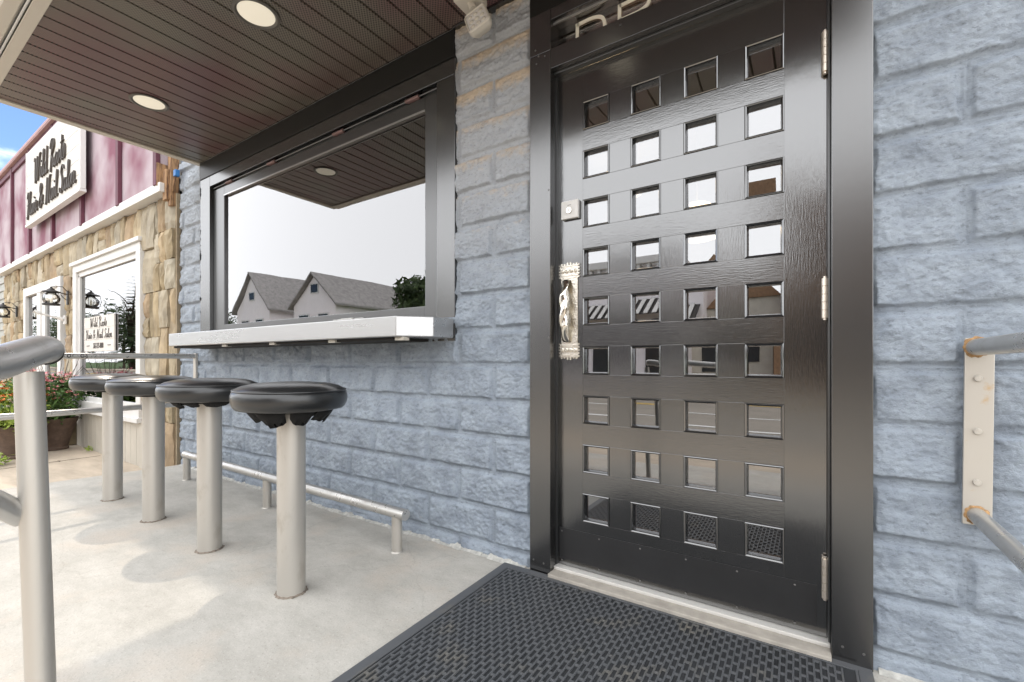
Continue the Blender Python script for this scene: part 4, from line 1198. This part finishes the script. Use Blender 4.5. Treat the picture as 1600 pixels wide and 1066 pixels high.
# sign inside the salon window
sw = empty('window_sign', 'pale plank sign with script and telephone number inside the salon window', 'sign', (-6.6, -.035, 1.0))
q = MB()
for a, b in ((1.01, 1.14), (1.142, 1.27), (1.272, 1.40)): q.box(-7.08, -6.07, -.048, -.034, a, b, bev=.002)
child(q.build('sign_panel', mat('pale_plank_sign', (.66, .63, .58), .7, var=.12, vscale=9)), sw)
q = MB()
script(q, 'Wild Roots', -6.86, 1.285, .56, .10, .0065, -.051, -.0475)
script(q, 'Hair & Nail Salon', -7.01, 1.155, .88, .095, .0065, -.051, -.0475)
child(q.build('sign_script', M['dark_letter']), sw)
vs, fs = text_mesh('262-275-8800', .085, .0008, sx=.72, bold=.0006)
wt = max(v[0] for v in vs)
q = MB(); q.add([(-6.575 - wt / 2 + v[0], -.050 - v[2], 1.045 + v[1]) for v in vs], fs)
q.box(-6.98, -6.88, -.051, -.0485, 1.07, 1.078); q.box(-6.27, -6.17, -.051, -.0485, 1.07, 1.078)
child(q.build('phone_number', M['dark_letter']), sw)

# lanterns
clear = glass_mat('lantern_glass', .18, (.93, .93, .90), wave=.4)
def lantern(x, label):
    r = empty('wall_lantern', label, 'wall lantern', (x, -.06, 1.69), 'black onion lanterns on the salon wall')
    r.scale = (.72, .72, .72)
    q = MB(); q.box(-.035, .035, -.022, .0, -.13, .11, bev=.006); q.build('mount_plate', M['black_iron'], r)
    q = MB()
    q.tube([(0, -.02, .05), (0, -.10, .065), (0, -.16, .055)], .009, 10)
    q.tube([tuple(p) for p in [Vector((0, -.02, .10)), Vector((0, -.07, .17)), Vector((0, -.16, .175)), Vector((0, -.21, .15))]], .006, 10)
    q.tube([(0, -.02, -.05), (0, -.06, -.02), (0, -.10, .04)], .006, 8)
    q.build('scroll_arm', M['black_iron'], r)
    q = MB(); q.lathe([(0, .16), (.012, .155), (.02, .13), (.045, .115), (.05, .10), (.115, .075), (.118, .062), (.06, .066), (.06, .045), (0, .045)], (0, -.21, 0), 28); q.build('lantern_cap', M['black_iron'], r)
    q = MB(); q.lathe([(.058, .046), (.085, .02), (.112, -.035), (.108, -.075), (.085, -.115), (.062, -.128)], (0, -.21, 0), 28); q.build('globe', clear, r)
    q = MB(); q.lathe([(0, -.126), (.105, -.128), (.112, -.140), (.105, -.158), (.0, -.160)], (0, -.21, 0), 28)
    q.build('lantern_base', M['black_iron'], r)
    q = MB()
    for k in range(4):
        a = k * math.pi / 2 + .5
        q.tube([(rr_ * math.cos(a), -.21 + rr_ * math.sin(a), z_) for rr_, z_ in ((.115, .065), (.125, .02), (.135, -.04), (.125, -.10), (.105, -.135))], .004, 6)
    q.build('cage', M['black_iron'], r)
    q = MB(); q.lathe([(.018, -.125), (.018, -.06), (.014, -.02), (0, .0)], (0, -.21, 0), 14); q.build('bulb', M['lens'], r)
lantern(-7.66, 'black onion lantern on the stone between the salon door and window')
lantern(-10.45, 'black onion lantern left of the salon door, at the left edge of the photo')
cb = empty('wall_bracket', 'small white jointed bracket on the stone under the lantern by the salon window', 'bracket', (-7.76, -.06, 1.42))
q = MB(); q.box(-.035, .035, -.02, .0, -.06, .05, bev=.006); q.build('bracket_plate', M['white'], cb)
q = MB(); q.tube([(0, -.02, .0), (-.02, -.09, .02), (-.05, -.22, .06)], [.022, .012, .010], 12); q.tube([(-.05, -.22, .06), (-.06, -.27, .09)], .02, 12); q.build('bracket_arm', M['white'], cb)
jb = empty('conduit_box', 'small blue electrical box at the top corner between salon and blue wall', 'electrical box', (-4.535, -.03, 2.52))
q = MB(); q.box(-.014, .03, -.035, .0, -.035, .02, bev=.005); q.build('box_body', M['blue_plastic'], jb)
q = MB(); q.tube([(-.005, -.02, -.03), (-.03, -.03, -.12), (-.06, -.02, -.15)], .008, 8); q.build('conduit', M['wood_raw'], jb)
gb = empty('neighbour_building', 'grey lap sided building beyond the salon at the far left', 'building', (-15, 2, -.11))
q = MB()
for i in range(24):
    z = -.29 + i * .17
    q.add([(-18, .38, z), (-11.66, .38, z), (-11.66, .40, z + .17), (-18, .40, z + .17)], [(0, 1, 2, 3)]); q.add([(-18, .38, z), (-11.66, .38, z), (-11.66, .40, z), (-18, .40, z)], [(0, 1, 2, 3)])
q.box(-18, -11.66, .41, 6, -.29, 3.79)
child(q.build('lap_siding', M['lap']), gb)
child(bx('flat_roof', M['roof'], None, -18.1, -11.62, .3, 6.1, 3.8, 3.9), gb)

# ------------------------------------------------------------------ plants
def leaf_cloud(n, cx_, cy_, cz_, rx, ry, rz, ls, seed, holes=0.25, up=.0):
    r_ = random.Random(seed); q = MB()
    for _ in range(n):
        while True:
            u = Vector((r_.uniform(-1, 1), r_.uniform(-1, 1), r_.uniform(-1, 1)))
            if u.length < 1 and u.length > r_.random() * .8: break
        th = math.atan2(u.y, u.x); bumpy = 1 + .22 * math.sin(3 * th + seed) + .15 * math.sin(7 * th + 2 * u.z * 3)
        c = Vector((cx_ + u.x * rx * bumpy, cy_ + u.y * ry * bumpy, cz_ + u.z * rz * (1 + .15 * math.sin(5 * th))))
        s = ls * r_.uniform(.6, 1.3)
        d = Vector((r_.gauss(0, 1), r_.gauss(0, 1), r_.gauss(.3, .8))).normalized(); e = d.cross(Vector((r_.gauss(0, 1), r_.gauss(0, 1), r_.gauss(0, 1)))).normalized()
        q.add([c - d * s, c - e * s * .32, c + d * s, c + e * s * .32], [(0, 1, 2, 3)])
    return q
def petals(n, cx_, cy_, cz_, rx, ry, rz, s, seed):
    r_ = random.Random(seed); q = MB()
    for _ in range(n):
        th = r_.uniform(0, 2 * math.pi); ph = r_.uniform(.15, 1.5); rr_ = r_.uniform(.85, 1.12)
        c = Vector((cx_ + rx * rr_ * math.cos(th) * math.cos(ph * .9), cy_ + ry * rr_ * math.sin(th) * math.cos(ph * .9), cz_ + rz * rr_ * math.sin(ph)))
        for k in range(5):
            a = 2 * math.pi * k / 5 + r_.random(); b = a + 1.0; t = r_.uniform(-.4, .6)
            q.add([c, c + Vector((math.cos(a), math.sin(a), t)) * s, c + Vector((math.cos((a + b) / 2), math.sin((a + b) / 2), t + .2)) * s * 1.3, c + Vector((math.cos(b), math.sin(b), t)) * s], [(0, 1, 2, 3)])
    return q
def pot(x, y, r0, r1, h, label, name='flower_pot'):
    o = empty(name, label, 'flower pot', (x, y, -.11))
    q = MB(); q.lathe([(0, 0), (r0, 0), (r0 * 1.03, h * .06), (r0 * .95, h * .1), ((r0 + r1) / 2 * .96, h * .5), (r1 * .95, h * .84), (r1, h * .88), (r1 * 1.05, h), (r1 * .9, h), (r1 * .88, h * .9), (0, h * .9)], seg=40); q.build('pot_body', M['terracotta'], o)
pot(-7.20, -.27, .115, .19, .36, 'dark brown clay pot with pink flowers beside the salon siding')
pl_ = empty('flower_plant', 'bushy green plant with pink flowers in the pot by the salon siding', 'plant', (-7.20, -.27, .22))
child(leaf_cloud(2600, -7.17, -.28, .45, .33, .27, .27, .030, 3).build('foliage', M['leaf']), pl_)
child(petals(95, -7.17, -.28, .45, .33, .27, .30, .022, 5).build('blossom', M['pink']), pl_)
q = MB(); r_ = random.Random(9)
for k in range(16):
    a = r_.uniform(0, 6.28); q.tube([(-7.2, -.27, .3), (-7.2 + .15 * math.cos(a), -.27 + .15 * math.sin(a), .7), (-7.2 + .25 * math.cos(a), -.27 + .25 * math.sin(a), .8 + .25 * r_.random())], [.004, .003, .002], 5)
child(q.build('stems', M['bark']), pl_)
pot(-6.92, -.60, .12, .21, .34, 'light brown clay pot with orange flowers, left of the near rail post')
p2 = empty('orange_flower_plant', 'yellow green plant with orange and pink flowers at the left edge of the photo', 'plant', (-6.92, -.60, .22))
child(leaf_cloud(1800, -6.95, -.68, .40, .34, .36, .26, .034, 14).build('foliage', M['leaf_y']), p2)
child(leaf_cloud(900, -6.95, -.68, .50, .34, .36, .26, .030, 15).build('dark_foliage', M['leaf']), p2)
child(petals(60, -6.95, -.68, .40, .32, .36, .27, .028, 16).build('blossom', M['orange']), p2)
child(petals(40, -6.98, -.66, .62, .34, .34, .20, .022, 18).build('pink_blossom', M['pink']), p2)
wd2 = leaf_cloud(240, -6.55, -.86, -.05, .16, .14, .06, .03, 21).build('ground_weed', M['leaf_y']); tag(wd2, 'low yellow green weed growing on the sidewalk at the left edge', 'weed')
wd3 = leaf_cloud(34, -6.75, -.085, -.085, .07, .03, .03, .018, 23).build('ground_weed', M['leaf_y']); tag(wd3, 'tiny weed at the foot of the cream siding', 'weed')
q = MB(); q.box(-7.75, -7.35, -.60, -.28, -.109, -.09, bev=.004); tg = q.build('door_mat', M['torn']); tag(tg, 'small dark mat on the sidewalk behind the flower pots', 'mat')
bk = bx('step_block', M['torn'], None, -8.30, -7.95, -.28, -.08, -.109, .0, bev=.01); tag(bk, 'dark block at the foot of the salon door behind the clay pot', 'block')
lf = MB(); r_ = random.Random(4)
for (x, y) in ((-6.35, -.42),):
    lf.add([(x, y, -.108), (x + .05, y - .012, -.10), (x + .10, y, -.107), (x + .05, y + .014, -.104)], [(0, 1, 2, 3)])
tag(lf.build('dry_leaf', M['bark']), 'dry brown leaf lying on the sidewalk in front of the cream siding', 'leaf')

# ------------------------------------------------------------------ inside lamps seen through glass
def pendant(x, y, z, s, label):
    r = empty('pendant_lamp', label, 'pendant lamp', (x, y, z), 'lit pendant lamps inside the tavern')
    q = MB(); q.lathe([(0, .10 * s), (.05 * s, .095 * s), (.11 * s, .05 * s), (.13 * s, .0), (.12 * s, -.04 * s), (.06 * s, -.06 * s), (0, -.065 * s)], seg=24); q.build('glass_shade', M['pendant'], r)
    q = MB(); q.tube([(0, 0, .10 * s), (0, 0, 2.60 - z)], .006, 8); q.build('cord', M['black_iron'], r)
    li = bpy.data.lights.new('pendant_light', 'POINT'); li.energy = 26 if s < 1.2 else .5; li.color = (1.0, .78, .55); li.shadow_soft_size = .12
    lo = bpy.data.objects.new('pendant_light', li); COL.objects.link(lo); lo.parent = r; lo.location = (0, 0, -.16 * s)
pendant(-3.95, 1.4, 1.98, 1.1, 'lit round lamp faintly visible through the tavern window')
pendant(-.62, 1.5, 1.80, 1.5, 'lit round lamp glowing behind the panes near the middle of the door')
pendant(-1.30, 1.9, 2.34, 1.5, 'lit round lamp glowing behind the second row of door panes')

# ------------------------------------------------------------------ across the street (seen mirrored in the glass)
def gable_house(x0, x1, y0, depth, ze, xp, zp, label):
    r = empty('gabled_house', label, 'house', ((x0 + x1) / 2, y0, -.3))
    q = MB()
    q.box(x0, x1, y0 - depth, y0, -.3, ze); q.add([(x0, y0, ze), (x1, y0, ze), (xp, y0, zp)], [(0, 1, 2)]); q.add([(x0, y0 - depth, ze), (x1, y0 - depth, ze), (xp, y0 - depth, zp)], [(0, 1, 2)])
    child(q.build('clapboard_wall', M['house_white']), r)
    q = MB(); t = .18
    for (xa, za, xb, zb) in ((x0 - .5, ze - .35, xp, zp + .12), (x1 + .5, ze - .35, xp, zp + .12)):
        v = [(xa, y0 + .4, za), (xb, y0 + .4, zb), (xb, y0 - depth - .4, zb), (xa, y0 - depth - .4, za)]
        q.add(v + [(a, b, c + t) for a, b, c in v], [(0, 1, 2, 3), (4, 7, 6, 5), (0, 4, 5, 1), (2, 6, 7, 3), (1, 5, 6, 2), (3, 7, 4, 0)])
    child(q.build('shingle_roof', M['roof']), r)
    for xc in (x0 + (x1 - x0) * .27, x0 + (x1 - x0) * .73):
        for zc in (1.4, 4.3):
            f = child(bx('window', M['white'], None, xc - .75, xc + .75, y0, y0 + .08, zc - .85, zc + .85), r)
            bx('window_pane', M['dark_glass'], f, xc - .62, xc + .62, y0 + .082, y0 + .09, zc - .72, zc + .72)
    f = child(bx('attic_window', M['white'], None, xp - .6, xp + .6, y0, y0 + .08, ze + .9, ze + 1.8), r)
    bx('window_pane', M['dark_glass'], f, xp - .5, xp + .5, y0 + .082, y0 + .09, ze + 1.0, ze + 1.7)
gable_house(-50.6, -44.2, -22, 16, 6.15, -47.5, 9.7, 'white gabled house across the street, the left of two, mirrored in the window')
gable_house(-40.0, -33.7, -22, 42, 6.0, -36.7, 8.5, 'white gabled house across the street, the right of two, mirrored in the window')
wb = empty('corniced_shop', 'white shop building with bracketed cornice across the street', 'building', (-8, -17, -.3))
child(bx('shop_wall', M['house_white'], None, -12.5, -4.0, -26, -17, -.3, 5.2), wb)
q = MB(); q.box(-12.7, -3.9, -17.0, -16.6, 5.2, 5.5, bev=.03); q.box(-12.6, -3.95, -17, -16.8, 4.75, 4.85)
for i in range(22): q.box(-12.5 + i * .4, -12.38 + i * .4, -17, -16.68, 4.9, 5.2)
child(q.build('cornice', M['white']), wb)
q = MB()
for i in range(4): q.box(-12.1 + i * 2.1, -10.6 + i * 2.1, -17, -16.95, .4, 2.6)
child(q.build('shop_window', M['dark_glass']), wb)
q = MB()
for i in range(24):
    x = -12.3 + i * .34
    q.add([(x, -17, 3.5), (x + .17, -17, 3.5), (x + .17, -16.0, 2.8), (x, -16.0, 2.8), (x, -17, 3.46), (x + .17, -17, 3.46), (x + .17, -16, 2.76), (x, -16, 2.76)], [(0, 1, 2, 3), (7, 6, 5, 4), (0, 4, 5, 1), (1, 5, 6, 2), (2, 6, 7, 3), (3, 7, 4, 0)])
child(q.build('striped_awning', M['white']), wb)
q = MB(); q.add([(-12.32, -17, 3.44), (-4.1, -17, 3.44), (-4.1, -16.02, 2.73), (-12.32, -16.02, 2.73)], [(0, 1, 2, 3)]); child(q.build('awning_backing', M['black_iron']), wb)
bb = empty('brick_building', 'brown brick building with parapet across the street', 'building', (4, -17, -.3))
child(bx('brick_wall', M['brick'], None, -1.0, 9, -26, -17, -.3, 6.6), bb)
q = MB(); q.box(-1.15, 9.1, -17.2, -16.85, 6.6, 6.9); q.box(-1.3, -.3, -18.2, -17.1, 6.6, 7.7); child(q.build('parapet', M['brick']), bb)
q = MB(); q.box(0, 3.2, -17, -16.95, .3, 2.9); q.box(4, 8, -17, -16.95, .3, 2.9); q.box(.5, 2, -17, -16.95, 4, 5.6); q.box(4, 5.5, -17, -16.95, 4, 5.6); child(q.build('shop_window', M['dark_glass']), bb)
lb_ = empty('low_shop', 'low tan shop between the white and the brick building across the street', 'building', (-2.5, -18, -.3))
child(bx('shop_wall', M['siding'], None, -4.0, -1.05, -25, -17.6, -.3, 3.3), lb_)
q = MB(); q.add([(-4.0, -17.5, 3.3), (-1.05, -17.5, 3.3), (-2.6, -17.5, 4.9), (-4.0, -25, 3.3), (-1.05, -25, 3.3), (-2.6, -25, 4.9)], [(0, 1, 2), (3, 5, 4), (0, 2, 5, 3), (1, 4, 5, 2)]); child(q.build('gable_roof', M['brick']), lb_)
child(bx('shop_window', M['dark_glass'], None, -3.6, -1.5, -17.6, -17.55, .5, 2.4), lb_)

def tree(x, y, h, r, seed, label, n=1500, spruce=False):
    o = empty('tree', label, 'tree', (x, y, -.3)); rr_ = random.Random(seed)
    q = MB(); q.tube([(0, 0, 0), (.1, 0, h * .3), (0, .1, h * .6), (.1, 0, h * .85)], [.32, .24, .14, .04], 10)
    for k in range(6):
        a = rr_.uniform(0, 6.28); z = h * rr_.uniform(.35, .65)
        q.tube([(0, 0, z), (r * .3 * math.cos(a), r * .3 * math.sin(a), z + h * .08), (r * .7 * math.cos(a), r * .7 * math.sin(a), z + h * .14)], [.1, .06, .02], 6)
    q.build('trunk', M['bark'], o)
    q = MB()
    if spruce:
        for L_ in range(26):
            z = h * (.12 + .85 * L_ / 26); R_ = r * (1 - L_ / 27) * rr_.uniform(.8, 1.1)
            for k in range(13):
                a = rr_.uniform(0, 6.28)
                for s_ in range(5):
                    t = (s_ + 1) / 5; c = Vector((R_ * t * math.cos(a), R_ * t * math.sin(a), z - R_ * .25 * t + rr_.uniform(-.05, .05)))
                    d = Vector((math.cos(a), math.sin(a), -.2)) * R_ * .16; e = Vector((-math.sin(a), math.cos(a), rr_.uniform(-.3, .3))) * R_ * .12 * (1.2 - t)
                    q.add([c - d, c - e, c + d, c + e], [(0, 1, 2, 3)])
    else:
        for k in range(14):
            a = rr_.uniform(0, 6.28); t = rr_.random(); c = (r * .62 * t ** .5 * math.cos(a), r * .62 * t ** .5 * math.sin(a), h * rr_.uniform(.45, .9))
            s_ = leaf_cloud(n // 14, *c, r * .42, r * .42, r * .34, .24, seed * 31 + k); q.add(s_.v, s_.f)
    q.build('crown', M['leaf_tree'], o)
tree(-19.6, -17.6, 6.6, 1.7, 3, 'leafy street tree across the street beside the right gabled house')
tree(-57, -38, 13, 5, 5, 'tall leafy tree behind the gabled houses')
tree(-56, -20.5, 7, 2.6, 6, 'leafy tree left of the gabled houses')
tree(-73.5, -20, 13.0, 3.6, 8, 'dark spruce across the street mirrored in the salon window', spruce=True)
tree(-84, -22, 9.5, 5.5, 9, 'broad leafy tree mirrored in the salon window', n=3200)
tree(-95, -20, 8.6, 5.5, 10, 'second broad leafy tree far along the street', n=3200)
tree(-108, -22, 9.2, 6.5, 11, 'third broad leafy tree far along the street', n=3200)
tree(-66, -27, 7.4, 4.5, 12, 'round leafy tree beside the spruce', n=3000)
tree(-124, -24, 9.5, 7, 13, 'fourth broad leafy tree far along the street', n=3000)
